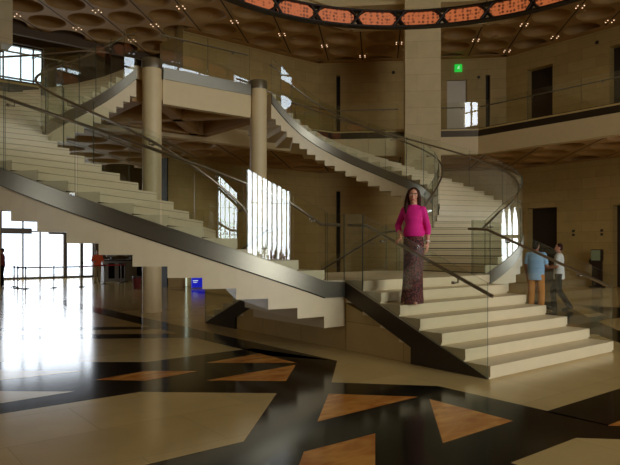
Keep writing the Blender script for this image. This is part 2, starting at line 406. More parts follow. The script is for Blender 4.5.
# dark backs of the doorways and slots (recessed doors)
def door(n, u0, u1, t0, t1, z0, z1, mat='dark'):
    mb = MB(); mb.box(u0, u1, t0, t1, z0, z1); return struct('door_%d' % n, mb, M[mat])
door(1, RU+0.40, RU+0.55, 9.50, 10.90, 0, 3.35); door(2, RU+0.40, RU+0.55, 5.75, 7.12, 0, 3.30)
door(3, RU+0.40, RU+0.55, 9.70, 10.95, L2, 9.60); door(4, RU+0.40, RU+0.55, 5.9, 7.25, L2, 9.70)
def on_corner(s, off=0.0):
    """point on the chamfered corner wall, s from its near corner, off into the room"""
    k = math.sqrt(0.5)
    return (RU - s*(RU-CK_U)/CHD - off*k, CH_T + s*(BK_T-CH_T)/CHD - off*k)
mb = MB(); mb.obox(on_corner(1.72, -0.2), on_corner(2.76, -0.2), 0.08, L2, 9.5); struct('door_5', mb, M['door_grey'])
for n, (a, b, z0, z1) in enumerate(((0.70, 0.96, L2, 9.7), (7.69, 7.95, 0, 4.35), (7.69, 7.95, L2, 9.9))):
    mb = MB(); mb.obox(on_corner(a, -0.3), on_corner(b, -0.3), 0.1, z0, z1); struct('trim_%d' % (n+1), mb, M['shadow_gap'])
mb = MB(); mb.box(2.745, 2.80, BK_T-0.02, BK_T+0.5, 0, SOF); struct('trim_4', mb, M['shadow_gap'])

# ---- gallery slabs round the octagonal hall, their stone fronts and dark kerbs
IU, IC, IT = 11.5, 9.7, 13.6       # inner edge: side, chamfer start, back
edge = [(IU, -10.0), (IU, IC), (IU-(IT-IC), IT), (-(IU-(IT-IC)), IT), (-IU, IC), (-IU, -10.0)]
slab = MB()
slab.prism([(IU, -14.9), (RU+.1, -14.9), (RU+.1, CH_T), (CK_U, BK_T+.1), (0, BK_T+.1), (0, IT), (IU-(IT-IC), IT), (IU, IC)], L2-0.06, L2)
slab.prism([(-IU, IC), (-(IU-(IT-IC)), IT), (0, IT), (0, BK_T+.1), (-CK_U, BK_T+.1), (-RU-.1, CH_T), (-RU-.1, -14.9), (-IU, -14.9)], L2-0.06, L2)
slab.box(-8, 8, BK_T, 22.0, L2-0.3, L2)
struct('floor_gallery', slab, M['floor'])
fas = MB(); kerb = MB()
for a, b in zip(edge[:-1], edge[1:]):
    fas.obox(a, b, 0.35, SOF-0.05, L2-0.30, 0, -0.5); kerb.obox(a, b, 0.30, L2-0.30, L2+0.02, 0, -0.52)
struct('wall_gallery_front', fas, M['stone_pale']); struct('trim_5', kerb, M['bronze'])

# ---- coffered ceilings: shallow domes in a grid turned 45 degrees to the stair
PITCH = 1.62
def coffers(z, rise, keep, planes, pitch=PITCH, mb=None):
    """cells whose centre passes keep(), cut by half-planes (point, normal to throw away)"""
    bm = bmesh.new(); K = 24; k2 = math.sqrt(0.5)
    R = pitch*0.43
    for i in range(-30, 31):
        for j in range(-30, 31):
            a = (i+0.5)*pitch; b = (j+0.5)*pitch
            u = (a-b)*k2; t = (a+b)*k2
            if not keep(u, t): continue
            def P(x, y, h): return bm.verts.new((u+(x-y)*k2, t+(x+y)*k2, z+h))
            rings = []
            for r, h in ((1.0, 0.0), (0.985, 0.15), (0.80, 0.15+(rise-0.15)*0.55), (0.5, 0.15+(rise-0.15)*0.88), (0.2, rise)):
                rings.append([P(R*r*math.cos(2*PI*q/K), R*r*math.sin(2*PI*q/K), h) for q in range(K)])
            sq = []
            for q in range(K):
                x, y = math.cos(2*PI*q/K), math.sin(2*PI*q/K); s = pitch/2/max(abs(x), abs(y)); sq.append(P(x*s, y*s, 0))
            rings.insert(0, sq)
            for A, B in zip(rings[:-1], rings[1:]):
                for q in range(K):
                    f = bm.faces.new((A[q], A[(q+1) % K], B[(q+1) % K], B[q])); f.smooth = A is not sq
            bm.faces.new(rings[-1]).smooth = True
            for y0, y1 in ((-0.5, -0.484), (0.484, 0.5)):      # dark joint along one direction of ribs
                f = bm.faces.new([P(x*pitch, y*pitch, -0.006) for x, y in ((-0.5, y0), (0.5, y0), (0.5, y1), (-0.5, y1))]); f.material_index = 1
    for co, no in planes:
        bmesh.ops.bisect_plane(bm, geom=bm.verts[:]+bm.edges[:]+bm.faces[:], plane_co=co, plane_no=no, clear_outer=True)
    for f in bm.faces:
        if f.normal.z > 0: f.normal_flip()
    me = bpy.data.meshes.new('tmp'); bm.to_mesh(me); bm.free()
    v = [tuple(x.co) for x in me.vertices]; fs = [tuple(p.vertices) for p in me.polygons]; sm = [p.use_smooth for p in me.polygons]; mi = [p.material_index for p in me.polygons]
    bpy.data.meshes.remove(me)
    if mb is None: mb = MB()
    b = len(mb.v); mb.v += v; mb.f += [[b+q for q in f] for f in fs]; mb.m += mi; mb.smooth += sm
    return mb
def gallery_ceiling(z, rise, tmax, IU, IC, IT):
    mb = MB()
    coffers(z, rise, lambda u, t: IT-1.5 < t < tmax+1.5 and abs(u) < 16.9, [((0, IT, 0), (0, -1, 0)), ((0, tmax, 0), (0, 1, 0))], mb=mb)
    for sg in (1, -1):
        coffers(z, rise, lambda u, t: IU-1.5 < sg*u < 18 and -8 < t < IT+1.5, [((sg*IU, 0, 0), (-sg, 0, 0)), ((0, IT, 0), (0, 1, 0))], mb=mb)
        coffers(z, rise, lambda u, t: 6 < sg*u < IU+1.5 and IC-2 < t < IT+1.5,
                [((sg*IU, 0, 0), (sg, 0, 0)), ((0, IT, 0), (0, 1, 0)), ((sg*IU, IC, 0), (-sg, -1, 0))], mb=mb)
    return mb
UE = (12.4, 10.1, 13.75)        # the opening in the upper ceiling is a little wider
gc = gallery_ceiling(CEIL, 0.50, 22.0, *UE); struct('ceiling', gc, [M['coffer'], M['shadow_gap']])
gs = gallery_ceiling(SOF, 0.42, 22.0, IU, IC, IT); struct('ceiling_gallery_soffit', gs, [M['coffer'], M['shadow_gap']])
frz = MB()     # plain margin of the ceilings along the walls
for zc in (CEIL, SOF):
    for p_, q_ in (((RU, -14), (RU, CH_T)), ((RU, CH_T), (CK_U, BK_T)), ((CK_U, BK_T), (3.5, BK_T)), ((-3.5, BK_T), (-CK_U, BK_T)), ((-CK_U, BK_T), (-RU, CH_T))):
        frz.obox(p_, q_, 0.4, zc-0.012, zc+0.02, 0, 0.5)
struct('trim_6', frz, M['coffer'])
top = MB()     # solid roof over the coffers, the well over the hall and its lid
top.prism([(IU, -14.9), (RU+.5, -14.9), (RU+.5, CH_T), (CK_U, BK_T+.5), (0, BK_T+.5), (0, IT), (IU-(IT-IC), IT), (IU, IC)], CEIL+0.55, CEIL+0.7)
top.prism([(-IU, IC), (-(IU-(IT-IC)), IT), (0, IT), (0, BK_T+.5), (-CK_U, BK_T+.5), (-RU-.5, CH_T), (-RU-.5, -14.9), (-IU, -14.9)], CEIL+0.55, CEIL+0.7)
top.box(-8.4, 8.4, BK_T, 22.2, CEIL+0.55, CEIL+0.7)
uedge = [(12.4, -10.0), (12.4, 10.1), (8.75, 13.75), (-8.75, 13.75), (-12.4, 10.1), (-12.4, -10.0)]
for a, b in zip(uedge[:-1], uedge[1:]):
    top.obox(a, b, 0.3, CEIL-0.02, 17.2, 0, -0.5)
top.box(-RU-.6, RU+.6, -15.6, BK_T+.6, 17.2, 17.4)
top.box(-8.6, 8.6, 22.0, 28.9, 13.4, 13.6)
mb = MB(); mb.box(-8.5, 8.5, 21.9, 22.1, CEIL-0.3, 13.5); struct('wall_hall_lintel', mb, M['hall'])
struct('ceiling_upper', top, M['stone_pale'])

# ---- piers standing through the hall
def pier(name, u, t, w, z1):
    mb = MB(); h = w/2*math.sqrt(2)
    mb.prism([(u-h, t), (u, t-h), (u+h, t), (u, t+h)], 0, z1); return struct(name, mb, M['pillar'])
pier('pillar_1', 9.98, 11.18, 1.32, 17.2); pier('pillar_2', -9.98, 11.18, 1.32, 17.2)
mb = MB(); mb.box(-4.2, -2.95, BK_T-0.1, BK_T+0.6, 8.5, 17.2); struct('wall_drop', mb, M['pillar'])

# ---- windows
def glazing(n, u0, u1, t, z0, z1, us, zs, r=0.05, curtain=0.0):
    """frame and bars of a window lying in a plane of constant t"""
    mb = MB()
    for u in [u0, u1]: mb.box(u-0.07, u+0.07, t-0.09, t+0.09, z0, z1)
    for u in us: mb.box(u-r, u+r, t-0.07, t+0.07, z0, z1)
    for z in [z0+0.04, z1-0.04]: mb.box(u0, u1, t-0.09, t+0.09, z-0.06, z+0.06)
    for z in zs: mb.box(u0, u1, t-0.08, t+0.08, z-r, z+r)
    return struct('window_%d' % n, mb, M['mullion'])
glazing(1, BIGWIN[0], BIGWIN[1], -15.3, BIGWIN[2], BIGWIN[3], [BIGWIN[0]+0.2316*k for k in range(1, 30)], [2.25, 3.6, 5.4, 7.0], 0.008)
mb = MB()
for u in (CLER[0]+0.05, (CLER[0]+CLER[1])/2, CLER[1]-0.05): mb.box(u-0.05, u+0.05, -15.35, -15.2, CLER[2], CLER[3])
for z in (12.3, 13.6, 15.0, 16.4): mb.box(CLER[0], CLER[1], -15.35, -15.2, z-0.05, z+0.05)
struct('window_4', mb, M['mullion'])  # unseen window, added for its reflection
glazing(10, HIGH[0], HIGH[1], -15.3, HIGH[2], HIGH[3], [11.5, 13.2, 14.9], [12.6, 14.0], 0.05)  # also added out of view, for the bright patches it throws on glass
glazing(2, -5.0, 3.35, 28.55, 0, 5.0, [-1.2, -0.2, 0.62, 2.75], [2.42], 0.035)
mb = MB()
mb.box(1.72, 1.90, 28.3, 28.5, 0, 2.4); mb.box(2.58, 2.72, 28.3, 28.5, 0, 3.2); mb.box(1.0, 1.9, 28.3, 28.5, 2.28, 2.42); mb.box(-5, 0.15, 28.2, 28.5, 2.28, 2.56)
struct('door_6', mb, M['mullion'])
glazing(3, -2.8, 0.75, 28.55, 9.85, 11.75, [-1.9, -1.1, -0.3, 0.3], [10.05], 0.03)

# ================================================================== THE STAIR
H = 0.157; G = 0.371; HW = 1.58; LZ = 7*H          # riser, going, half width, landing height
NR = 32                                              # risers in each curved flight
UC, TC = 2.0, 7.2; AI, BI, AO, BO = 2.80, 2.60, 4.50, 4.56
def arm_in(ph, sg, off=0.0):
    ph = ph - 0.22*math.sin(2*ph)          # the risers fan: the inner ends lag behind the outer ones
    return (sg*(UC + (AI-off)*math.sin(ph)), TC - (BI-off)*math.cos(ph))
def arm_out(ph, sg, off=0.0): return (sg*(UC + (AO+off)*math.sin(ph)), TC - (BO+off)*math.cos(ph))
_N = 720; _s = [0.0]
for i in range(_N):
    def _m(p): a = arm_in(p, 1); b = arm_out(p, 1); return Vector((a[0]*.12+b[0]*.88, a[1]*.12+b[1]*.88))
    _s.append(_s[-1] + (_m(PI*(i+1)/_N)-_m(PI*i/_N)).length)
def phi_at(k):
    """angle of riser k (0..31) at equal goings along the middle of the flight"""
    x = k/(NR-1)*_s[-1]
    if x <= 0: return k*PI/(NR-1)
    for i in range(_N):
        if _s[i+1] >= x: return PI/_N*(i + (x-_s[i])/(_s[i+1]-_s[i]))
    return PI
def kf(ph):
    i = max(0, min(_N-1, int(ph/PI*_N))); f = ph/PI*_N - i
    return (_s[i] + (_s[i+1]-_s[i])*f)/_s[-1]*(NR-1)
def line_z(ph): return LZ + H*kf(ph)        # through the inner corners of the steps
PH = [PI*i/64 for i in range(65)]

def straight_flight(name, label, back=False):
    tm = (lambda t: 7.1-t) if back else (lambda t: t)
    o = (0, tm(1.2), 0); T = thing(name, o, label, 'stairs')
    for i in range(7):
        z0, z1 = H*i, H*(i+1); t0 = G*i; t1 = G*(i+1) if i < 6 else 2.615
        mb = MB()
        zb = 0.0 if i < 3 else z0-0.3
        prof = [(t0+0.02, z0-0.0), (t0+0.02, z0+0.025), (t0, z0+0.025), (t0, z1), (t1+0.02, z1), (t1+0.02, z0)]
        if i > 0: prof = [(t0+0.02, max(0, z0-0.2)), (t0+0.02, z0+0.025), (t0, z0+0.025), (t0, z1), (t1+0.02, z1), (t1+0.02, max(0, z0-0.2))]
        mb.extrude_u([(tm(a), b) for a, b in prof], -HW, HW)
        mb.build('step', M['step'], T, o)
    for sg in (-1, 1):
        mb = MB()
        pr = [(0.03, 0), (2.64, LZ-0.035), (2.64, LZ-0.265), (1.26, 0.23), (1.26, 0)]
        mb.extrude_u([(tm(a), b) for a, b in pr], sg*(HW+0.002), sg*(HW+0.032))
        mb.build('stringer', M['bronze'], T, o)
    mb = MB(); pr = [(0.45, 0), (1.28, 0.0), (2.64, 0.0), (2.64, LZ-0.36), (2.2, 0.60), (0.45, 0.02)]
    mb.extrude_u([(tm(a), b) for a, b in pr], -HW+0.01, HW-0.01); mb.build('base_wall', M['stone'], T, o)
    return T
straight_flight('front_flight', 'broad straight flight of seven pale stone steps the woman stands on')
straight_flight('rear_flight', 'low straight stone flight going down behind the landing under the curved stairs', True)

o = (0, 3.55, 0); T = thing('stair_landing', o, 'raised stone landing where the straight and curved flights meet', 'landing')
mb = MB(); mb.prism([(-HW, 2.663), (-HW, 2.65), (-UC+.003, 2.65), (-UC+.003, 4.6), (-HW-.04, 4.6), (-HW-.04, 4.437), (HW+.04, 4.437), (HW+.04, 4.6), (UC-.003, 4.6), (UC-.003, 2.65), (HW, 2.65), (HW, 2.663)][::-1], LZ-0.72, LZ)
mb.build('deck', M['step'], T, o)
mb = MB(); mb.box(-HW+0.01, HW-0.01, 2.645, 4.455, 0, LZ-0.725); mb.build('base_wall', M['stone'], T, o)

def curved_flight(name, label, sg):
    o = (sg*3.5, 2.9, 0); T = thing(name, o, label, 'stairs')
    for i in range(NR-1):
        p0, p1 = phi_at(i), phi_at(i+1)
        if i < NR-2: p1 += 0.004
        z1 = LZ + H*(i+1); zb = z1-0.70
        pm = (p0+p1)/2; d = 0.006; zj = z1-H
        prof = [(p0, zb), (p0, zj), (p0+d, zj), (p0+d, zj+0.018), (p0, zj+0.018), (p0, z1-0.037), (p0+d*.5, z1-0.037), (p0+d*.5, z1-0.031), (p0, z1-0.031), (p0, z1), (pm, z1), (p1, z1), (p1, zb), (pm, zb)]
        n = len(prof); mb = MB()
        mb.add([(*arm_out(p, sg), z) for p, z in prof] + [(*arm_in(p, sg), z) for p, z in prof],
               [tuple(range(n)), tuple(range(2*n-1, n-1, -1))] + [(q, n+q, n+(q+1) % n, (q+1) % n) for q in range(n) if q not in (2, 6)])
        for qa, qb in ((2, 3), (6, 7)): mb.add([(*F_(prof[q][0], sg), prof[q][1]) for q in (qa, qb) for F_ in (arm_out, arm_in)], [(0, 1, 3, 2)], 1)  # recess faces coloured dark to draw the shade lines between risers
        mb.build('step', [M['step'], M['shadow_gap']], T, o)
    for kind in ('out', 'in'):
        F = arm_out if kind == 'out' else arm_in
        P0 = [F(p, sg) for p in PH]; P1 = [F(p, sg, 0.03) for p in PH]
        zt = [line_z(p) - 0.01 for p in PH]; zb = [z-0.245 for z in zt]
        if kind == 'out':
            P0 = [(sg*(HW+.034), P0[0][1])] + P0; P1 = [(sg*(HW+.034), P1[0][1])] + P1; zt = [zt[0]-0.025, *zt]; zb = [zt[0]-0.23, *zb]
        mb = MB(); mb.ribbon(P1, P0, zt, zb); mb.build('stringer', M['steel'], T, o)
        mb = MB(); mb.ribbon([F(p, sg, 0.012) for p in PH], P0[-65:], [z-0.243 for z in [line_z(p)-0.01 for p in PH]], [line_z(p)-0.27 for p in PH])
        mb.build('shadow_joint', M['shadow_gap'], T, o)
    return T
curved_flight('curved_flight', 'curved stone flight sweeping up past the entrance doors, its steel stringer facing the floor', -1)
curved_flight('curved_flight', 'curved stone flight rising behind the woman towards the gallery with two doors', 1)

# ---- bridge from the heads of the curved flights to the gallery
o = (0, 9.8, SOF); T = thing('stair_bridge', o, 'pale stone bridge between two round columns joining the curved flights', 'bridge')
mb = MB(); mb.prism([(-1.3, 9.9), (1.3, 9.9), (1.3, 10.1), (UC-.003, 10.1), (UC-.003, IT-.02), (-UC+.003, IT-.02), (-UC+.003, 10.1), (-1.3, 10.1)], L2-0.32, L2); mb.build('deck', M['step'], T, o)
mb = MB(); mb.box(-1.30, 1.30, 9.80, 10.0, SOF, 5.82); mb.build('front_beam', M['stone_pale'], T, o)
mb = MB(); mb.box(-1.335, -1.28, 9.84, 10.1, SOF+0.1, 5.8); mb.box(1.28, 1.335, 9.84, 10.1, SOF+0.1, 5.8); mb.build('corner_block', M['stone_pale'], T, o)
mb = MB(); mb.box(-1.30, 1.30, 9.77, 9.97, 5.82, L2-0.01); mb.build('steel_kerb', M['steel'], T, o)
for a, b in (((-1.2, 10.2), (1.5, 13.4)), ((1.2, 10.2), (-1.5, 13.4)), ((-1.8, 13.3), (1.8, 13.3)), ((-1.8, 10.2), (-1.8, 13.5)), ((1.8, 10.2), (1.8, 13.5))):
    mb = MB(); mb.obox(a, b, 0.3, SOF+0.05, L2-0.33); mb.build('cross_beam', M['coffer'], T, o)

for sg, lab in ((-1, 'round stone column standing on open floor near the entrance, steel cap on top'), (1, 'round stone column behind the landing under the far end of the bridge')):
    o = (sg*HW, 9.83, 0); T = thing('round_column', o, lab, 'column')
    mb = MB(); mb.lathe((sg*HW, 9.83), [(0.235, 0), (0.235, 6.02)], 32); mb.build('shaft', M['stone_pale'], T, o)
    mb = MB(); mb.lathe((sg*HW, 9.83), [(0.25, 6.02), (0.25, 6.25), (0.24, 6.26)], 32); mb.build('cap', M['steel'], T, o)

# ---- glass balustrades with their rails
def balustrade(name, label, path, base, cuts, inward, top=1.02, rail=0.85, rail_pts=None, railoff=0.09, bury=0.12, every=1.5, slope=None, curved=False, stand=0.0):
    """path: plan points; base: foot height at each; cuts: indices where one pane meets the next; inward: plan unit vectors towards the walking side"""
    n = len(path); o = (path[0][0], path[0][1], base[0]); T = thing(name, o, label, 'balustrade')
    def at(i, off, z): return (path[i][0]+inward[i][0]*off, path[i][1]+inward[i][1]*off, z)
    for a, b in zip(cuts[:-1], cuts[1:]):
        mb = MB()
        if curved and a >= 1 and b < 50:         # bent glass
            ns = [Vector((-inward[i][0], -inward[i][1])) for i in range(n)]
            for k in (-1, 1):
                v = []
                for i in range(a, b+1):
                    for h in (-bury, top+slope[i]): v.append((path[i][0]+ns[i].x*0.006*k, path[i][1]+ns[i].y*0.006*k, base[i]+h))
                mb.add(v, [(2*q, 2*q+2, 2*q+3, 2*q+1) for q in range(b-a)], 0, True)
            m_ = 2*(b-a+1)
            e = mb.v[:]
            mb.add(e, [(2*q+1, 2*q+3, m_+2*q+3, m_+2*q+1) for q in range(b-a)] + [(0, 1, m_+1, m_), (m_-2, m_-1, 2*m_-1, 2*m_-2)], 1)
            mb.build('glass_panel', [M['glass'], M['glass_edge']], T, o); continue
        # flat pane, straight from cut to cut, with a fine open joint
        pa, pb = Vector((*path[a], base[a])), Vector((*path[b], base[b])); sh_ = Vector((-(inward[a][0]+inward[b][0]), -(inward[a][1]+inward[b][1]), 0)).normalized()*stand*(0.0 if a == 0 else 1.0); pa += sh_; pb += sh_; d = (pb-pa); g = 0.006/max(d.length, 0.1)
        pts = [pa+d*g, pb-d*g]
        nn = Vector((-(d.y), d.x, 0)).normalized()*0.006
        sl = [0.0, 0.0] if slope is None else [slope[a], slope[b]]
        v = []
        for q, s_ in zip(pts, sl):
            for k in (-1, 1):
                for h in (-bury, top+s_): v.append((q.x+nn.x*k, q.y+nn.y*k, q.z+h))
        mb.add(v, [(0,4,5,1), (2,3,7,6)], 0); mb.add(v, [(0,1,3,2), (4,6,7,5), (1,5,7,3), (0,2,6,4)], 1)
        mb.build('glass_panel', [M['glass'], M['glass_edge']], T, o)
    rz = [base[i] + rail + (0 if slope is None else slope[i]) for i in range(n)]
    mb = MB(); mb.tube([at(i, railoff, rz[i]) for i in range(n)], 0.024, 10); hr_ = mb.build('handrail', M['rail'], T, o)
    acc = every*0.4
    for i in range(n-1):
        d = (Vector(path[i+1])-Vector(path[i])).length
        while acc <= d:
            f = acc/d; p = Vector(at(i, 0.0, 0)).lerp(Vector(at(i+1, 0.0, 0)), f); q = Vector(at(i, railoff, 0)).lerp(Vector(at(i+1, railoff, 0)), f)
            z = rz[i]*(1-f)+rz[i+1]*f
            mb = MB(); mb.tube([(p.x, p.y, z-0.07), (q.x, q.y, z-0.07), (q.x, q.y, z-0.015)], 0.011, 8)
            mb.lathe((p.x, p.y), [(0.001, z-0.09), (0.03, z-0.085), (0.03, z-0.055), (0.001, z-0.05)], 10); mb.build('rail_bracket', M['rail'], hr_, o)
            acc += every
        acc -= d
    return T
def norm2(v): v = Vector(v); return tuple(v.normalized())
def arm_balustrade(kind, sg, label):
    path = []; base = []; inw = []; slope = []
    F = arm_out if kind == 'out' else arm_in
    if True:
        path.append((sg*(HW + (0.035 if kind == 'out' else 0.07)), F(0, sg, 0.015)[1])); base.append(LZ); inw.append((0, 1) if kind == 'out' else (0, -1)); slope.append(0)
    for i in range(0, 65):
        ph = PI*i/64
        p = F(ph, sg, 0.015); c = arm_in(ph, sg) if kind == 'out' else arm_out(ph, sg)
        d = Vector((c[0]-p[0], c[1]-p[1])).normalized()
        path.append(p); base.append(line_z(ph)); inw.append(tuple(d)); slope.append(0.13*min(1, i/3, (64-i)/3))
    k0 = 1
    step = {('out', -1): OUT_CUTS_W, ('out', 1): OUT_CUTS_E}.get((kind, sg), IN_CUTS)
    cuts = [0] + [k0+c for c in step]
    return balustrade('glass_balustrade', label, path, base, cuts, inw, slope=slope, bury=0.003, curved=(kind == 'out' and sg > 0), stand=0.09 if kind == 'out' else 0.0)
OUT_CUTS_W = [0, 6, 11, 16, 21, 27, 33, 40, 46, 52, 58, 64]
OUT_CUTS_E = [0, 7, 14, 21, 28, 36, 44, 51, 59, 64]
IN_CUTS = list(range(0, 65, 4))
arm_balustrade('out', -1, 'tall glass balustrade with metal rail along the near edge of the sweeping curved flight')
arm_balustrade('in', -1, 'glass balustrade curling round the inner edge of the curved flight by the entrance')
arm_balustrade('out', 1, 'curved glass balustrade on the outer edge of the flight nearest the two men')
arm_balustrade('in', 1, 'glass balustrade curling above the woman on the inner edge of the curved flight')
for back in (False, True):
    for sg in (-1, 1):
        tm = (lambda t: 7.1-t) if back else (lambda t: t)
        ts = [0.02, 2.23, 2.64]; path = [(sg*(HW+0.017), tm(t)) for t in ts]
        base = [0.0, 6*H, LZ]; base = [0.0, 2.23*H/G, LZ]
        lab = {(False, -1): 'glass balustrade beside the woman with the rail she holds', (False, 1): 'glass balustrade on the far side of the straight steps, in front of the two men',
               (True, -1): 'glass balustrade on the low rear flight, side nearest the entrance', (True, 1): 'glass balustrade on the low rear flight with rail rising behind the landing'}[(back, sg)]
        balustrade('glass_balustrade', lab, path, base, [0, 1, 2], [(-sg, 0)]*3, slope=[0.15, 0.13, 0.0], every=1.3, bury=-0.002)
balustrade('glass_balustrade', 'glass balustrade along the bridge between the two round columns', [(-1.31, 9.86), (0, 9.86), (1.31, 9.86)], [L2]*3, [0, 1, 2], [(0, 1)]*3, bury=0.003)
balustrade('glass_balustrade', 'long glass balustrade on the straight gallery edge in front of the upper doors', [(IU+.06, -6.0 + k*1.95) for k in range(9)][:8] + [(IU+.06, IC)], [L2]*9, list(range(9)), [(1, 0)]*9, every=2.5)
def seg(a, b, n): return [(a[0]+(b[0]-a[0])*i/n, a[1]+(b[1]-a[1])*i/n) for i in range(n+1)]
k = math.sqrt(.5)
balustrade('glass_balustrade', 'short glass balustrade on the gallery corner beside the great square pier', seg((IU+.04, IC+.05), (10.5, IC+1.1), 1), [L2]*2, [0, 1], [(k, k)]*2)
balustrade('glass_balustrade', 'glass balustrade on the gallery corner behind the great square pier', seg((9.4, 11.85), (IU-(IT-IC)+.04, IT+.05), 2), [L2]*3, [0, 1, 2], [(k, k)]*3)
balustrade('glass_balustrade', 'glass balustrade on the back gallery between the bridge and the square pier', seg((IU-(IT-IC), IT+.06), (2.1, IT+.06), 3), [L2]*4, [0, 1, 2, 3], [(0, 1)]*4)
balustrade('glass_balustrade', 'glass balustrade on the back gallery across from the bridge, entrance side', seg((-2.1, IT+.06), (-7.6, IT+.06), 3), [L2]*4, [0, 1, 2, 3], [(0, 1)]*4)

# ================================================================== THE RING CHANDELIER
o = (0, 2.2, 7.1); T = thing('ring_chandelier', o, 'huge hanging ring of pierced glowing copper panels between dark metal crosses', 'chandelier')
R0 = 5.1; STEP = 2*PI/30; PH0 = math.radians(4.2)
def ring_pt(a, r, z): return (r*math.sin(a), 2.2 + r*math.cos(a), z)
def arc_band(a0, a1, r0, r1, z0, z1, n, mb, trim=0.0):
    v = []; f = []
    for i in range(n+1):
        a = a0 + (a1-a0)*i/n
        e = 0.0 if trim == 0 else trim*max(0, 1-min(i, n-i)/(n*0.16))
        v += [ring_pt(a, r0, z0+e), ring_pt(a, r1, z0+e), ring_pt(a, r1, z1-e), ring_pt(a, r0, z1-e)]
    for i in range(n):
        for q in range(4): f.append((i*4+q, i*4+(q+1) % 4, i*4+4+(q+1) % 4, i*4+4+q))
    if a1-a0 < 6: f += [(3, 2, 1, 0), (n*4, n*4+1, n*4+2, n*4+3)]
    mb.add(v, f)
Z0, Z1 = 7.08, 7.50
for z0, z1, nm in ((Z0, Z0+0.04, 'lower_hoop'), (Z1-0.04, Z1, 'upper_hoop')):
    mb = MB(); arc_band(0, 2*PI, R0-0.10, R0+0.12, z0, z1, 120, mb); mb.build(nm, M['iron'], T, o)
for i in range(30):
    a = PH0 + STEP*i
    mb = MB(); arc_band(a+STEP*0.075, a+STEP*0.925, R0-0.05, R0+0.06, Z0+0.055, Z1-0.055, 12, mb, 0.10); mb.build('glowing_panel', M['glow'], T, o)
    mb = MB(); w = STEP*0.14
    for s_ in (1, -1):
        mb.tube([ring_pt(a-w, R0-0.06, (Z0+Z1)/2 - s_*0.19), ring_pt(a+w, R0-0.06, (Z0+Z1)/2 + s_*0.19)], 0.035, 6)
        mb.tube([ring_pt(a-w, R0+0.07, (Z0+Z1)/2 - s_*0.19), ring_pt(a+w, R0+0.07, (Z0+Z1)/2 + s_*0.19)], 0.035, 6)
    mb.build('cross', M['iron'], T, o)
for i in range(0, 30, 5):
    a = PH0 + STEP*i; mb = MB(); mb.tube([ring_pt(a, R0, Z1-0.02), ring_pt(a, R0, 17.2)], 0.012, 6); mb.build('hanging_cable', M['iron'], T, o)

# ================================================================== CEILING SPOTLIGHTS (four lamps where ribs cross)
proto = None
def in_gallery(u, t):
    if t > 21.4 or abs(u) > 16.2 or t < -2: return False
    if t > BK_T-0.4 and (u > 3.2 or u < -3): return False
    if u+t > 28.2: return False
    return t > IT+0.5 or u > 12.8 or (u+t > 23.0 and u > 0)
for i in range(-12, 25):
    for j in range(-25, 25):
        if (i+j) % 2: continue
        a, b = i*PITCH, j*PITCH; u = (a-b)*k; t = (a+b)*k
        if not in_gallery(u, t) or u < -4.5: continue
        if proto is None:
            proto = thing('ceiling_spotlight', (u, t, CEIL), 'tiny four-lamp ceiling spotlight where the ribs between domed coffers cross', 'ceiling light', 'ceiling spotlights between the coffers')
            mb = MB(); mb.lathe((u, t), [(0.22, CEIL-0.012), (0.22, CEIL+0.01)], 16); mb.build('plate', M['coffer'], proto, (u, t, CEIL))
            for du, dt in ((.16, 0), (-.16, 0), (0, .16), (0, -.16)):
                mb = MB(); mb.lathe((u+du, t+dt), [(0.021, CEIL-0.03), (0.021, CEIL-0.01)], 10); mb.build('lamp', M['lamp'], proto, (u, t, CEIL))
        else: dup(proto, W(u, t, CEIL))

n_d = 0  # added lamps that brighten the walls along the gallery
for lvl, zc in (('upper', CEIL), ('lower', SOF)):
    for u, t in ((14.3, 3.5), (14.3, 7.0), (14.0, 10.6), (11.4, 14.4), (7.6, 16.2), (3.6, 16.2)):
        if n_d == 0:
            dl0 = thing('fill_downlight', (u, t, zc), 'added round fill light in the coffered gallery ceiling', 'ceiling light', 'added gallery fill lights'); q = (u, t, zc)
            mb = MB(); mb.lathe((u, t), [(0.06, zc-0.02), (0.075, zc-0.02), (0.075, zc+0.01)], 16); mb.build('trim_ring', M['coffer'], dl0, q)
            mb = MB(); mb.lathe((u, t), [(0.05, zc-0.012), (0.05, zc+0.01)], 16); mb.build('lens', M['lamp'], dl0, q); dl = dl0
        else: dl = dup(dl0, W(u, t, zc))
        L = bpy.data.lights.new('fill_beam', 'SPOT'); L.energy = FILL_W; L.color = (1.0, 0.91, 0.74); L.spot_size = math.radians(150); L.spot_blend = 1.0; L.shadow_soft_size = 0.06
        lo = bpy.data.objects.new('fill_beam', L); COL.objects.link(lo); lo.location = W(u, t, zc-0.05); n_d += 1
# ================================================================== WALL FITTINGS, SIGNS, DESK, BARRIERS
c0 = on_corner(2.19, 0.06); o = (c0[0], c0[1], 9.95)
T = thing('exit_sign', o, 'small lit green exit sign high above the pale gallery door', 'sign')
mb = MB(); mb.obox(on_corner(2.02, 0.05), on_corner(2.36, 0.05), 0.08, 9.82, 10.16); mb.build('housing', M['exit'], T, o)
mb = MB()      # running figure, arrow and door outline
def on_sign(x, y): p = on_corner(2.19-x, 0.10); return (p[0], p[1], 9.99+y)
for a, b, r in (((0.0, 0.0), (0.02, 0.06), 0.016), ((0.0, 0.0), (0.05, -0.06), 0.012), ((0.0, 0.0), (-0.05, -0.05), 0.012), ((0.02, 0.05), (0.07, 0.02), 0.010), ((0.02, 0.05), (-0.03, 0.03), 0.010), ((0.035, 0.085), (0.04, 0.10), 0.018)):
    mb.tube([on_sign(*a), on_sign(*b)], r, 6)
mb.build('running_figure', M['white'], T, o)
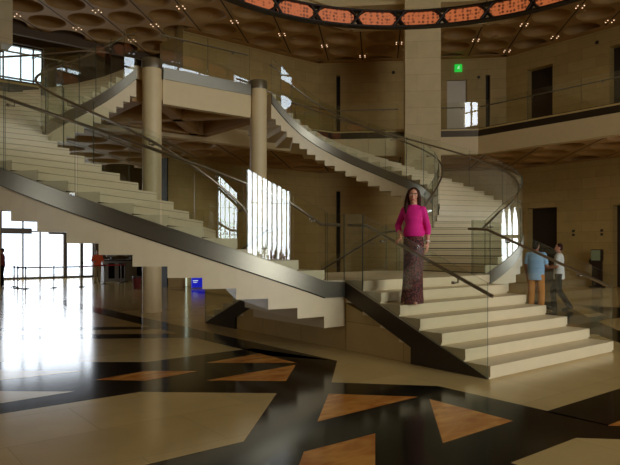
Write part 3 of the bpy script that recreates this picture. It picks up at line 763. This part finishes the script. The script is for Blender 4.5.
def disc(name, label, cat, u, t, z, r, axis, mat, d=0.03):
    mb = MB(); ax = Vector(axis).normalized()*d; p = Vector((u, t, z))
    mb.tube([p, p+ax*0.6, p+ax], [r, r, r*0.8], 16); return tag(mb.build(name, M[mat], origin=(u, t, z)), label, cat)
p = on_corner(1.25, 0); disc('smoke_detector', 'small dark round detector on the corner wall beside the gallery slot', 'detector', p[0], p[1], 9.55, 0.07, (-1, -1, 0), 'dark')
disc('smoke_detector', 'small dark round detector high on the side wall near the ceiling', 'detector', RU, 7.75, 10.0, 0.08, (-1, 0, 0), 'dark')
disc('smoke_detector', 'small dark round detector on the corner wall beside the square pier', 'detector', *on_corner(5.2, 0), 9.9, 0.08, (-1, -1, 0), 'dark')
disc('wall_roundel', 'dark round plate on the stone wall beside the information kiosk', 'wall plate', RU, 7.95, 1.02, 0.14, (-1, 0, 0), 'dark')
for t, lab in ((8.75, 'small dark wall plate above and near the doorway'), (7.55, 'small dark wall plate directly above the information kiosk')):
    o = (RU, t, 2.2); T = thing('wall_plate', o, lab, 'wall plate')
    mb = MB(); mb.box(RU-0.03, RU+0.01, t-0.05, t+0.05, 2.08, 2.18); mb.box(RU-0.03, RU+0.01, t-0.05, t+0.05, 2.24, 2.34); mb.build('plate', M['dark'], T, o)
o = (16.2, 7.45, 0); T = thing('information_kiosk', o, 'slim dark kiosk with pale green panel standing against the stone wall', 'kiosk')
mb = MB(); mb.box(16.0, 16.4, 7.22, 7.68, 0, 0.05); mb.build('base', M['dark'], T, o)
mb = MB(); mb.box(16.1, 16.3, 7.28, 7.62, 0.05, 1.05); mb.build('body', M['dark'], T, o)
mb = MB(); mb.box(16.08, 16.3, 7.24, 7.66, 1.05, 1.52); mb.build('head', M['dark'], T, o, 0.02)
mb = MB(); mb.box(16.06, 16.085, 7.27, 7.63, 1.08, 1.49); mb.build('screen', M['screen'], T, o)

o = (3.5, 17.0, 0); T = thing('blue_board', o, 'bright blue notice board standing on the floor beyond the column', 'sign')
mb = MB(); mb.box(3.24, 3.80, 17.0, 17.06, 0.02, 0.46); mb.build('panel', M['blue_sign'], T, o)
mb = MB(); mb.box(3.28, 3.5, 16.985, 17.0, 0.28, 0.31); mb.box(3.3, 3.46, 16.985, 17.0, 0.22, 0.24); mb.build('white_lines', M['white'], T, o)
mb = MB(); mb.box(3.25, 3.57, 16.9, 17.16, 0, 0.03); mb.build('foot', M['grey'], T, o)
mb = MB(); mb.box(3.57, 3.87, BK_T+0.45, BK_T+0.5, 0, 3.0); struct('door_7', mb, M['white'])  # glowing panel standing in for the light in the open doorway

o = (3.3, 24.2, 0); T = thing('reception_desk', o, 'dark reception desk with screens in the entrance hall behind the red belts', 'desk')
mb = MB(); mb.box(2.3, 4.6, 24.0, 24.7, 0, 0.95); mb.build('body', M['grey'], T, o)
mb = MB(); mb.box(2.2, 4.7, 23.9, 24.8, 0.95, 1.02); mb.build('counter_top', M['dark'], T, o)
for u in (2.5, 3.0, 3.9):
    mb = MB(); mb.box(u, u+0.30, 23.985, 24.0, 0.12, 0.85); mb.build('front_panel', M['black'], T, o)
for u in (2.75, 3.7):
    t_ = thing('computer_screen', (u, 24.3, 1.02), 'flat screen on the reception desk, %s' % ('end nearest the glass doors' if u < 3 else 'end away from the glass doors'), 'monitor', 'screens on the reception desk')
    q = (u, 24.3, 1.02)
    mb = MB(); mb.box(u-0.12, u+0.12, 24.22, 24.38, 1.02, 1.035); mb.box(u-0.02, u+0.02, 24.28, 24.32, 1.03, 1.2); mb.build('stand', M['dark'], t_, q)
    mb = MB(); mb.box(u-0.25, u+0.25, 24.26, 24.30, 1.15, 1.46); mb.build('panel', M['grey'], t_, q)
o = (1.42, 18.0, 0); T = thing('red_bin', o, 'small dark red bin standing on the floor beside the nearer round column', 'bin')
mb = MB(); mb.lathe((1.42, 18.0), [(0.13, 0), (0.17, 0.42), (0.17, 0.45), (0.14, 0.46)], 16); mb.build('body', M['dark_red'], T, o)
mb = MB(); mb.lathe((1.42, 18.0), [(0.175, 0.43), (0.18, 0.47), (0.15, 0.50)], 16); mb.build('lid', M['dark'], T, o)

o = (1.0, -14.2, 0); T = thing('planter', o, 'added stone planter of dark upright plants silhouetted in the tall bay window', 'planter')  # added out of view, gives silhouettes to the mirrored window
mb = MB(); mb.box(-2.6, 3.4, -14.5, -13.9, 0, 0.95); mb.build('trough', M['stone'], T, o)
mb = MB(); rr = random.Random(5)
for q_ in range(46):
    u = -2.5 + 5.8*q_/45 + rr.uniform(-.05, .05); h = rr.choice((0.25, 0.35, 0.5, 0.75))*rr.uniform(.7, 1.2)
    for w_ in range(4):
        a = rr.uniform(0, 2*PI); b_ = 0.02+0.06*h
        mb.tube([(u, -14.2, 0.93), (u+math.cos(a)*b_*.5, -14.2+math.sin(a)*b_*.5, 0.95+h*.6), (u+math.cos(a)*b_, -14.2+math.sin(a)*b_, 0.95+h*rr.uniform(.8, 1.05))], [0.03, 0.034, 0.006], 5)
mb.build('plants', M['plant'], T, o)
# queue barriers
pu, pt = -2.0, 22.2
post0 = thing('queue_post', (pu, pt, 0), 'slender dark queue post before the bright glass doors', 'queue post', 'queue posts at the entrance')
q = (pu, pt, 0)
mb = MB(); mb.lathe((pu, pt), [(0.17, 0), (0.17, 0.015), (0.03, 0.04)], 20); mb.build('base', M['iron'], post0, q)
mb = MB(); mb.lathe((pu, pt), [(0.025, 0.03), (0.025, 0.80)], 12); mb.build('post', M['mullion'], post0, q)
mb = MB(); mb.lathe((pu, pt), [(0.034, 0.76), (0.034, 0.86), (0.02, 0.87)], 12); mb.build('belt_head', M['iron'], post0, q)
posts = [(-2.0, 22.2), (-2.1, 21.15), (-1.93, 20.65), (-0.91, 20.6), (0.14, 20.55), (1.56, 21.9), (2.43, 22.2), (2.87, 22.9)]
for (u, t) in posts[1:]: dup(post0, W(u, t, 0))
belts = [(0, 1, 'mullion', 'dark belt strung between the two furthest queue posts'), (1, 2, 'mullion', 'short dark belt between close queue posts before the doors'), (2, 3, 'mullion', 'dark belt crossing the brightest part of the doors'), (3, 4, 'mullion', 'dark belt ending at the post nearest the dark doorpost'),
         (4, 5, 'red', 'red belt leading towards the person in orange'), (5, 6, 'red', 'red belt before the reception desk'), (6, 7, 'red', 'short red belt at the far end of the reception desk')]
for a, b, mt, lab in belts:
    p, q_ = posts[a], posts[b]; mb = MB(); d_ = (Vector(q_)-Vector(p)).normalized()*0.042; mb.obox(Vector(p)+d_, Vector(q_)-d_, 0.006, 0.79, 0.845); x = mb.build('queue_belt', M[mt], origin=(p[0], p[1], 0)); tag(x, lab, 'belt')

# ================================================================== PEOPLE
def prim_sphere(bm, c, r, sc3=(1, 1, 1), rot=None, seg=16):
    mt = Matrix.Translation(c) @ (rot.to_4x4() if rot is not None else Matrix.Identity(4)) @ Matrix.Diagonal((r*sc3[0], r*sc3[1], r*sc3[2], 1))
    bmesh.ops.create_uvsphere(bm, u_segments=seg, v_segments=max(8, seg//2+2), radius=1.0, matrix=mt)
def prim_limb(bm, pts, rad, seg=14, flat=1.0):
    """tapered chain of joints, rounded at each joint"""
    for (a, ra), (b, rb) in zip(list(zip(pts, rad))[:-1], list(zip(pts, rad))[1:]):
        a, b = Vector(a), Vector(b); d = b-a
        rt = d.to_track_quat('Z', 'Y').to_matrix().to_4x4()
        mt = Matrix.Translation((a+b)/2) @ rt
        bmesh.ops.create_cone(bm, cap_ends=True, segments=seg, radius1=ra, radius2=rb, depth=d.length, matrix=mt)
    for p, r in zip(pts, rad): prim_sphere(bm, p, r, seg=seg)
def loft(bm, rings, n=28):
    """rings: (centre x, centre y, z, half width, half depth)"""
    R = []
    for cx, cy, z, a, b in rings:
        R.append([bm.verts.new((cx+a*math.cos(2*PI*k_/n), cy+b*math.sin(2*PI*k_/n), z)) for k_ in range(n)])
    for A, B in zip(R[:-1], R[1:]):
        for k_ in range(n): bm.faces.new((A[k_], A[(k_+1) % n], B[(k_+1) % n], B[k_]))
    bm.faces.new(R[0][::-1]); bm.faces.new(R[-1])
def melt(name, bm, mat, parent, voxel=0.01, smooth=4):
    """fuse overlapping shapes into one continuous skin"""
    me = bpy.data.meshes.new(name); bmesh.ops.recalc_face_normals(bm, faces=bm.faces); bm.to_mesh(me); bm.free()
    o = bpy.data.objects.new(name, me); COL.objects.link(o)
    md = o.modifiers.new('r', 'REMESH'); md.mode = 'VOXEL'; md.voxel_size = voxel
    ms = o.modifiers.new('s', 'SMOOTH'); ms.factor = 0.5; ms.iterations = smooth
    dg = bpy.context.evaluated_depsgraph_get(); me2 = bpy.data.meshes.new_from_object(o.evaluated_get(dg))
    o.modifiers.clear(); o.data = me2; bpy.data.meshes.remove(me); me2.name = name
    me2.materials.clear(); me2.materials.append(mat)
    for p_ in me2.polygons: p_.use_smooth = True
    o.parent = parent
    return o
def hand(bm, wrist, dirv, palm_n, thumb_side, curl=0.5, s=1.0):
    """palm, four unequal bent fingers and a thumb leaving the palm's side"""
    d = Vector(dirv).normalized(); nrm = Vector(palm_n); nrm = (nrm - d*nrm.dot(d)).normalized(); side = d.cross(nrm)*thumb_side
    w = Vector(wrist)
    rot = Matrix((side, d, nrm)).transposed()
    prim_sphere(bm, w + d*0.045*s, 1.0, (0.040*s, 0.052*s, 0.016*s), rot, 14)
    for i, (off, ln) in enumerate(((0.028, 0.072), (0.010, 0.080), (-0.009, 0.074), (-0.027, 0.058))):
        b = w + d*0.082*s + side*off*s
        e1 = (d*math.cos(curl*0.7) + nrm*math.sin(curl*0.7)); e2 = (d*math.cos(curl*1.8) + nrm*math.sin(curl*1.8)); e3 = (d*math.cos(curl*2.6) + nrm*math.sin(curl*2.6))
        p1 = b + e1*ln*0.42*s; p2 = p1 + e2*ln*0.34*s; p3 = p2 + e3*ln*0.26*s
        prim_limb(bm, [w + d*0.05*s + side*off*0.8*s, b, p1, p2, p3], [0.010*s, 0.0095*s, 0.0088*s, 0.008*s, 0.007*s], 8)
    b = w + d*0.022*s + side*0.030*s
    p1 = b + (side*0.7 + d*0.6 + nrm*0.35).normalized()*0.036*s; p2 = p1 + (side*0.3 + d*0.8 + nrm*0.5).normalized()*0.030*s
    prim_limb(bm, [b, p1, p2], [0.013*s, 0.011*s, 0.009*s], 8)
def person(name, origin, rz, label, P, scale=1.0):
    """figure 1.70 m tall facing its own -y; P holds pose joints and clothing"""
    T = thing(name, origin, label, 'person', rz=rz); T.scale = (scale,)*3
    sk = M[P['skin']]; vx = P.get('voxel', 0.008); fem = P.get('fem', False)
    lean = Vector(P.get('lean', (0, 0, 0)))            # shift of the chest relative to the hips
    sh = 0.142 if fem else 0.175
    hipz = 0.93; hx = 0.066 if fem else 0.09
    chest = Vector((0, 0, 0)) + lean
    bm = bmesh.new()
    # torso and neck
    wst = 0.112 if fem else 0.145
    loft(bm, [(0, 0, 0.84, 0.12, 0.09), (0, 0, 0.92, 0.140 if fem else 0.15, 0.10), (lean.x*.3, lean.y*.3, 1.02, 0.15, 0.10), (lean.x*.5, lean.y*.5, 1.12, wst, 0.088), (lean.x*.8, lean.y*.8, 1.26, wst+0.03, 0.105),
              (lean.x, lean.y, 1.36, sh, 0.095), (lean.x, lean.y, 1.41, sh*0.72, 0.07), (lean.x, lean.y+0.005, 1.45, 0.06, 0.055)])
    prim_limb(bm, [chest+Vector((0, 0.005, 1.40)), chest+Vector((0, -0.005, 1.53))], [0.062, 0.05])
    # head
    yaw = P.get('head_yaw', 0.0); roll = P.get('head_roll', 0.0); hr = Matrix.Rotation(yaw, 3, 'Z') @ Matrix.Rotation(roll, 3, 'Y'); hc = chest + Vector((0, -0.012, 1.588))
    hp = lambda x, y, z: hc + hr @ Vector((x, y, z))
    prim_sphere(bm, hp(0, 0.012, 0.022), 1.0, (0.072, 0.088, 0.090), hr, 20)
    prim_sphere(bm, hp(0, -0.020, -0.040), 1.0, (0.054, 0.062, 0.072), hr, 18)
    prim_sphere(bm, hp(0, -0.048, -0.092), 0.024, rot=hr, seg=10)
    prim_limb(bm, [hp(0, -0.074, 0.012), hp(0, -0.096, -0.028)], [0.010, 0.0145], 8)
    for s_ in (-1, 1):
        prim_sphere(bm, hp(s_*0.074, 0.016, -0.010), 1.0, (0.009, 0.020, 0.032), hr, 10)
        prim_sphere(bm, hp(s_*0.036, -0.056, -0.030), 0.022, rot=hr, seg=10)
    prim_limb(bm, [hp(-0.020, -0.076, -0.060), hp(0, -0.080, -0.062), hp(0.020, -0.076, -0.060)], [0.007, 0.009, 0.007], 8)
    # arms and hands
    for nm, s_ in (('arm_r', -1), ('arm_l', 1)):
        a = P[nm]; shp = chest + Vector((s_*sh, 0, 1.375)); el, wr = Vector(a['elbow']), Vector(a['wrist'])
        prim_limb(bm, [chest+Vector((s_*sh*0.6, 0, 1.37)), shp, el, wr], [0.062, 0.050 if fem else 0.058, 0.038 if fem else 0.044, 0.026], 12)
        hand(bm, wr, a['hand_dir'], a['palm'], a.get('thumb', 1)*1, a.get('curl', 0.5))
    # legs and feet
    for nm, s_ in (('leg_r', -1), ('leg_l', 1)):
        kn, an = Vector(P[nm][0]), Vector(P[nm][1]); fd = Vector(P[nm][2]).normalized()
        prim_limb(bm, [(s_*hx, 0, hipz-0.02), kn, an], [0.074, 0.052, 0.036] if fem else [0.092, 0.060, 0.038], 14)
        prim_limb(bm, [an+Vector((0, 0, -0.03))-fd*0.03, an+fd*0.10+Vector((0, 0, -0.05)), an+fd*0.165+Vector((0, 0, -0.055))], [0.034, 0.030, 0.024], 10)
    melt('body', bm, sk, T, vx, 3)
    # face details
    for s_ in (-1, 1):
        bm = bmesh.new(); prim_sphere(bm, hp(s_*0.031, -0.073, 0.004), 1.0, (0.014, 0.008, 0.008), hr, 10); ey = melt_plain('eye', bm, M['eye_white'], T)
        bm = bmesh.new(); prim_sphere(bm, hp(s_*0.031, -0.079, 0.004), 0.0065, rot=hr, seg=8); melt_plain('iris', bm, M['iris'], ey)
        bm = bmesh.new(); prim_limb(bm, [hp(s_*0.014, -0.080, 0.022), hp(s_*0.034, -0.079, 0.027), hp(s_*0.050, -0.066, 0.020)], [0.004, 0.005, 0.003], 6); melt_plain('eyebrow', bm, M[P['hair']], T)
    bm = bmesh.new(); prim_limb(bm, [hp(-0.024, -0.078, -0.058), hp(-0.01, -0.087, -0.063), hp(0.01, -0.087, -0.063), hp(0.024, -0.078, -0.058)], [0.004, 0.007, 0.007, 0.004], 8); lp = melt_plain('lips', bm, M['lips'], T)
    if fem:
        bm = bmesh.new(); prim_limb(bm, [hp(-0.016, -0.087, -0.061), hp(0.016, -0.087, -0.061)], [0.0045, 0.0045], 8); melt_plain('teeth', bm, M['tooth'], lp)
    # hair
    bm = bmesh.new()
    if P.get('long_hair'):
        prim_sphere(bm, hp(0, 0.026, 0.034), 1.0, (0.084, 0.092, 0.092), hr, 18)
        for s_ in (-1, 1):
            prim_limb(bm, [hp(s_*0.058, -0.010, 0.055), hp(s_*0.083, 0.012, -0.02), hp(s_*0.090, 0.010, -0.10), hp(s_*0.092, -0.012, -0.19), hp(s_*0.085, -0.045, -0.26)], [0.034, 0.030, 0.032, 0.032, 0.018], 10)
            prim_limb(bm, [hp(s_*0.045, 0.06, 0.03), hp(s_*0.06, 0.07, -0.08), hp(s_*0.055, 0.075, -0.22)], [0.05, 0.05, 0.025], 10)
        prim_limb(bm, [hp(0, 0.08, 0.03), hp(0, 0.085, -0.1), hp(0, 0.085, -0.24)], [0.055, 0.055, 0.03], 10)
    else:
        prim_sphere(bm, hp(0, 0.026, 0.036), 1.0, (0.078, 0.086, 0.086), hr, 18)
        prim_sphere(bm, hp(0, 0.055, -0.02), 1.0, (0.066, 0.052, 0.06), hr, 14)
    melt('hair', bm, M[P['hair']], T, 0.008, 2)
    # upper garment
    bm = bmesh.new(); g = 0.011 if fem else 0.018; hem = P.get('hem', 0.98)
    loft(bm, [(0, 0, hem, (0.140 if fem else 0.165)+g, 0.112+g), (lean.x*.3, lean.y*.3, hem+0.06, (0.148 if fem else 0.165)+g, 0.120+g), (lean.x*.6, lean.y*.6, 1.16, wst+(0.0 if fem else 0.035)+g, 0.10+g), (lean.x*.8, lean.y*.8, 1.27, wst+(0.018 if fem else 0.045)+g, 0.108+g),
              (lean.x, lean.y, 1.36, sh+0.01+g, 0.095+g), (lean.x, lean.y, 1.415, sh*0.75+g, 0.072+g), (lean.x, lean.y+0.005, 1.452, 0.068, 0.064)])
    if fem:
        prim_sphere(bm, chest+Vector((0, -0.040, 1.25)), 1.0, (0.120, 0.085, 0.085), None, 16)
    for nm, s_ in (('arm_r', -1), ('arm_l', 1)):
        a = P[nm]; shp = chest + Vector((s_*sh, 0, 1.375)); el, wr = Vector(a['elbow']), Vector(a['wrist']); f = P.get('sleeve', 0.5)
        pts = [chest+Vector((s_*sh*0.6, 0, 1.37)), shp]; rad = [0.062, 0.054] if fem else [0.072, 0.066]
        if f <= 1: pts.append(shp.lerp(el, f)); rad.append(0.062 if not fem else 0.060)
        else: pts += [el, el.lerp(wr, f-1)]; rad += [0.050, 0.046]
        prim_limb(bm, pts, rad, 14)
    melt(P['top_name'], bm, M[P['top']], T, 0.010, 3)
    # lower garment
    bm = bmesh.new()
    if P.get('skirt'):
        hz_ = P.get('skirt_hem', 0.02)
        loft(bm, [(-0.02, -0.015, hz_, 0.172, 0.185), (-0.015, -0.01, 0.18, 0.156, 0.150), (-0.01, 0, 0.45, 0.146, 0.124), (0, 0, 0.70, 0.152, 0.118), (0, 0, 0.88, 0.156, 0.116), (0, 0, 0.99, 0.144, 0.108), (0, 0, 1.06, 0.126, 0.098)], 40)
        melt('skirt', bm, M[P['bottom']], T, 0.010, 2)
    else:
        loft(bm, [(0, 0, 0.84, 0.165, 0.115), (0, 0, 0.92, 0.180, 0.125), (0, 0, 1.02, 0.165, 0.112)])
        for nm, s_ in (('leg_r', -1), ('leg_l', 1)):
            kn, an = Vector(P[nm][0]), Vector(P[nm][1])
            prim_limb(bm, [(s_*hx, 0, hipz-0.03), kn, an+Vector((0, 0, -0.01))], [0.104, 0.078, 0.066], 14)
        melt('trousers', bm, M[P['bottom']], T, 0.010, 2)
        for nm, s_ in (('leg_r', -1), ('leg_l', 1)):
            an = Vector(P[nm][1]); fd = Vector(P[nm][2]).normalized(); bm = bmesh.new()
            prim_limb(bm, [an+Vector((0, 0, -0.035))-fd*0.035, an+fd*0.10+Vector((0, 0, -0.048)), an+fd*0.175+Vector((0, 0, -0.053))], [0.040, 0.036, 0.028], 12)
            melt('shoe', bm, M['black'], T, 0.008, 2)
    if P.get('bracelet'):
        for nm, mt in P['bracelet']:
            a = P[nm]; wr = Vector(a['wrist']); el = Vector(a['elbow']); d = (wr-el).normalized(); c = wr - d*0.03
            x = d.orthogonal().normalized(); y = d.cross(x); mb = MB()
            mb.tube([c + (x*math.cos(2*PI*i/16)+y*math.sin(2*PI*i/16))*0.036 for i in range(16)], 0.007, 8, closed=True)
            mb.build('bracelet', M[mt], T)
    return T
def melt_plain(name, bm, mat, parent):
    me = bpy.data.meshes.new(name); bm.to_mesh(me); bm.free(); me.materials.append(mat)
    for p_ in me.polygons: p_.use_smooth = True
    o = bpy.data.objects.new(name, me); COL.objects.link(o); o.parent = parent; return o

# woman on the fifth step, one hand on the rail
WO = (-1.27, 1.51, 5*H+0.006); WRZ = math.radians(-68)
def to_person(pt, org, rz):
    v = Vector(pt)-Vector(org); c, s = math.cos(-rz), math.sin(-rz); return Vector((v.x*c-v.y*s, v.x*s+v.y*c, v.z))
rail_pt = to_person((-1.50, 1.62, 1.62*H/G + 0.85+0.150), WO, WRZ)
wr = rail_pt + Vector((0.03, 0.05, 0.06))
person('woman', WO, WRZ, 'woman in magenta blouse and long maroon skirt holding the stair rail', dict(
    skin='skin', fem=True, hair='hair', long_hair=True, voxel=0.0065, head_yaw=0.36, head_roll=0.08, lean=(0.0, 0.0, 0),
    arm_r=dict(elbow=(-0.27, 0.07, 1.15), wrist=wr, hand_dir=(-0.25, -0.8, -0.35), palm=(0.1, 0.1, -1), thumb=1, curl=0.75),
    arm_l=dict(elbow=(0.185, 0.09, 1.12), wrist=(0.195, 0.05, 0.885), hand_dir=(-0.05, -0.12, -1), palm=(-1, 0.1, 0), thumb=-1, curl=0.35),
    leg_r=((-0.06, -0.01, 0.49), (-0.06, 0.0, 0.075), (-0.15, -1, 0)), leg_l=((0.06, -0.01, 0.49), (0.06, 0.0, 0.075), (0.15, -1, 0)),
    top='pink', top_name='blouse', hem=0.985, sleeve=1.35, skirt=True, bottom='skirt', skirt_hem=0.006, bracelet=[('arm_r', 'gold'), ('arm_l', 'tooth')]), scale=0.98)

# two men walking away beyond the steps
def at_cam(x, Z):
    X = (x-310)/606.5*Z; return ((X-BX)*CU + (Z-BY)*SU, -(X-BX)*SU + (Z-BY)*CU)
m1 = at_cam(536, 14.4); m2 = at_cam(559, 15.6)
face = lambda deg: math.radians(deg) - YAW
person('man', (m1[0], m1[1], 0), face(140), 'man seen from behind in light blue shirt and orange tan trousers', dict(
    skin='skin_tan', hair='hair_black', voxel=0.009,
    arm_r=dict(elbow=(-0.23, -0.02, 1.12), wrist=(-0.14, -0.24, 1.06), hand_dir=(0.6, -0.7, 0), palm=(0.5, 0.5, 0), thumb=1, curl=0.6),
    arm_l=dict(elbow=(0.22, 0.03, 1.12), wrist=(0.23, -0.06, 0.87), hand_dir=(0, -0.2, -1), palm=(-1, 0, 0), thumb=-1, curl=0.4),
    leg_r=((-0.11, -0.03, 0.50), (-0.12, 0.02, 0.08), (-0.1, -1, 0)), leg_l=((0.11, -0.01, 0.50), (0.13, 0.0, 0.08), (0.1, -1, 0)),
    top='blue', top_name='shirt', hem=0.80, sleeve=0.7, bottom='tan'), scale=1.035)
person('man', (m2[0], m2[1], 0), face(-118), 'man in loose white shirt and black trousers striding beside his companion', dict(
    skin='skin', hair='hair', voxel=0.009, head_yaw=0.2,
    arm_r=dict(elbow=(-0.25, -0.06, 1.13), wrist=(-0.10, -0.28, 1.10), hand_dir=(0.5, -0.8, 0.1), palm=(0.6, 0.4, 0), thumb=1, curl=0.6),
    arm_l=dict(elbow=(0.26, -0.02, 1.12), wrist=(0.14, -0.25, 1.06), hand_dir=(-0.5, -0.8, 0.1), palm=(-0.6, 0.4, 0), thumb=-1, curl=0.6),
    leg_r=((-0.10, -0.16, 0.51), (-0.10, -0.13, 0.085), (0, -1, 0)), leg_l=((0.10, 0.0, 0.50), (0.10, 0.27, 0.10), (0, -1, -0.2)),
    top='shirt', top_name='shirt', hem=0.78, sleeve=0.8, bottom='black'), scale=1.0)
m3 = at_cam(97.5, 27.4); m4 = at_cam(2.0, 25.0)
person('visitor', (m3[0], m3[1], 0), face(20), 'person in orange top and khaki trousers standing beside the glass doors', dict(
    skin='skin_tan', hair='hair_black', voxel=0.012,
    arm_r=dict(elbow=(-0.27, -0.02, 1.12), wrist=(-0.16, -0.22, 1.08), hand_dir=(0.5, -0.7, 0), palm=(0.5, 0.5, 0), curl=0.5),
    arm_l=dict(elbow=(0.27, 0.03, 1.12), wrist=(0.29, -0.06, 0.87), hand_dir=(0, -0.2, -1), palm=(-1, 0, 0), thumb=-1, curl=0.4),
    leg_r=((-0.10, -0.03, 0.50), (-0.10, 0.02, 0.08), (-0.1, -1, 0)), leg_l=((0.10, -0.01, 0.50), (0.10, 0.0, 0.08), (0.1, -1, 0)),
    top='orange', top_name='shirt', hem=0.92, sleeve=0.8, bottom='khaki'), scale=0.88)
person('visitor', (m4[0], m4[1], 0), face(-70), 'person in dark red top half out of view by the queue posts', dict(
    skin='skin_tan', hair='hair_black', voxel=0.012,
    arm_r=dict(elbow=(-0.27, -0.10, 1.14), wrist=(-0.24, -0.30, 1.0), hand_dir=(0.1, -0.7, -.3), palm=(0.5, 0.5, 0), curl=0.5),
    arm_l=dict(elbow=(0.27, -0.10, 1.14), wrist=(0.24, -0.34, 0.98), hand_dir=(0, -0.7, -.4), palm=(-1, 0, 0), thumb=-1, curl=0.4),
    leg_r=((-0.10, -0.03, 0.50), (-0.10, 0.02, 0.08), (-0.1, -1, 0)), leg_l=((0.10, -0.01, 0.50), (0.10, 0.0, 0.08), (0.1, -1, 0)),
    top='dark_red', top_name='shirt', hem=0.90, sleeve=1.5, bottom='black'), scale=0.92)
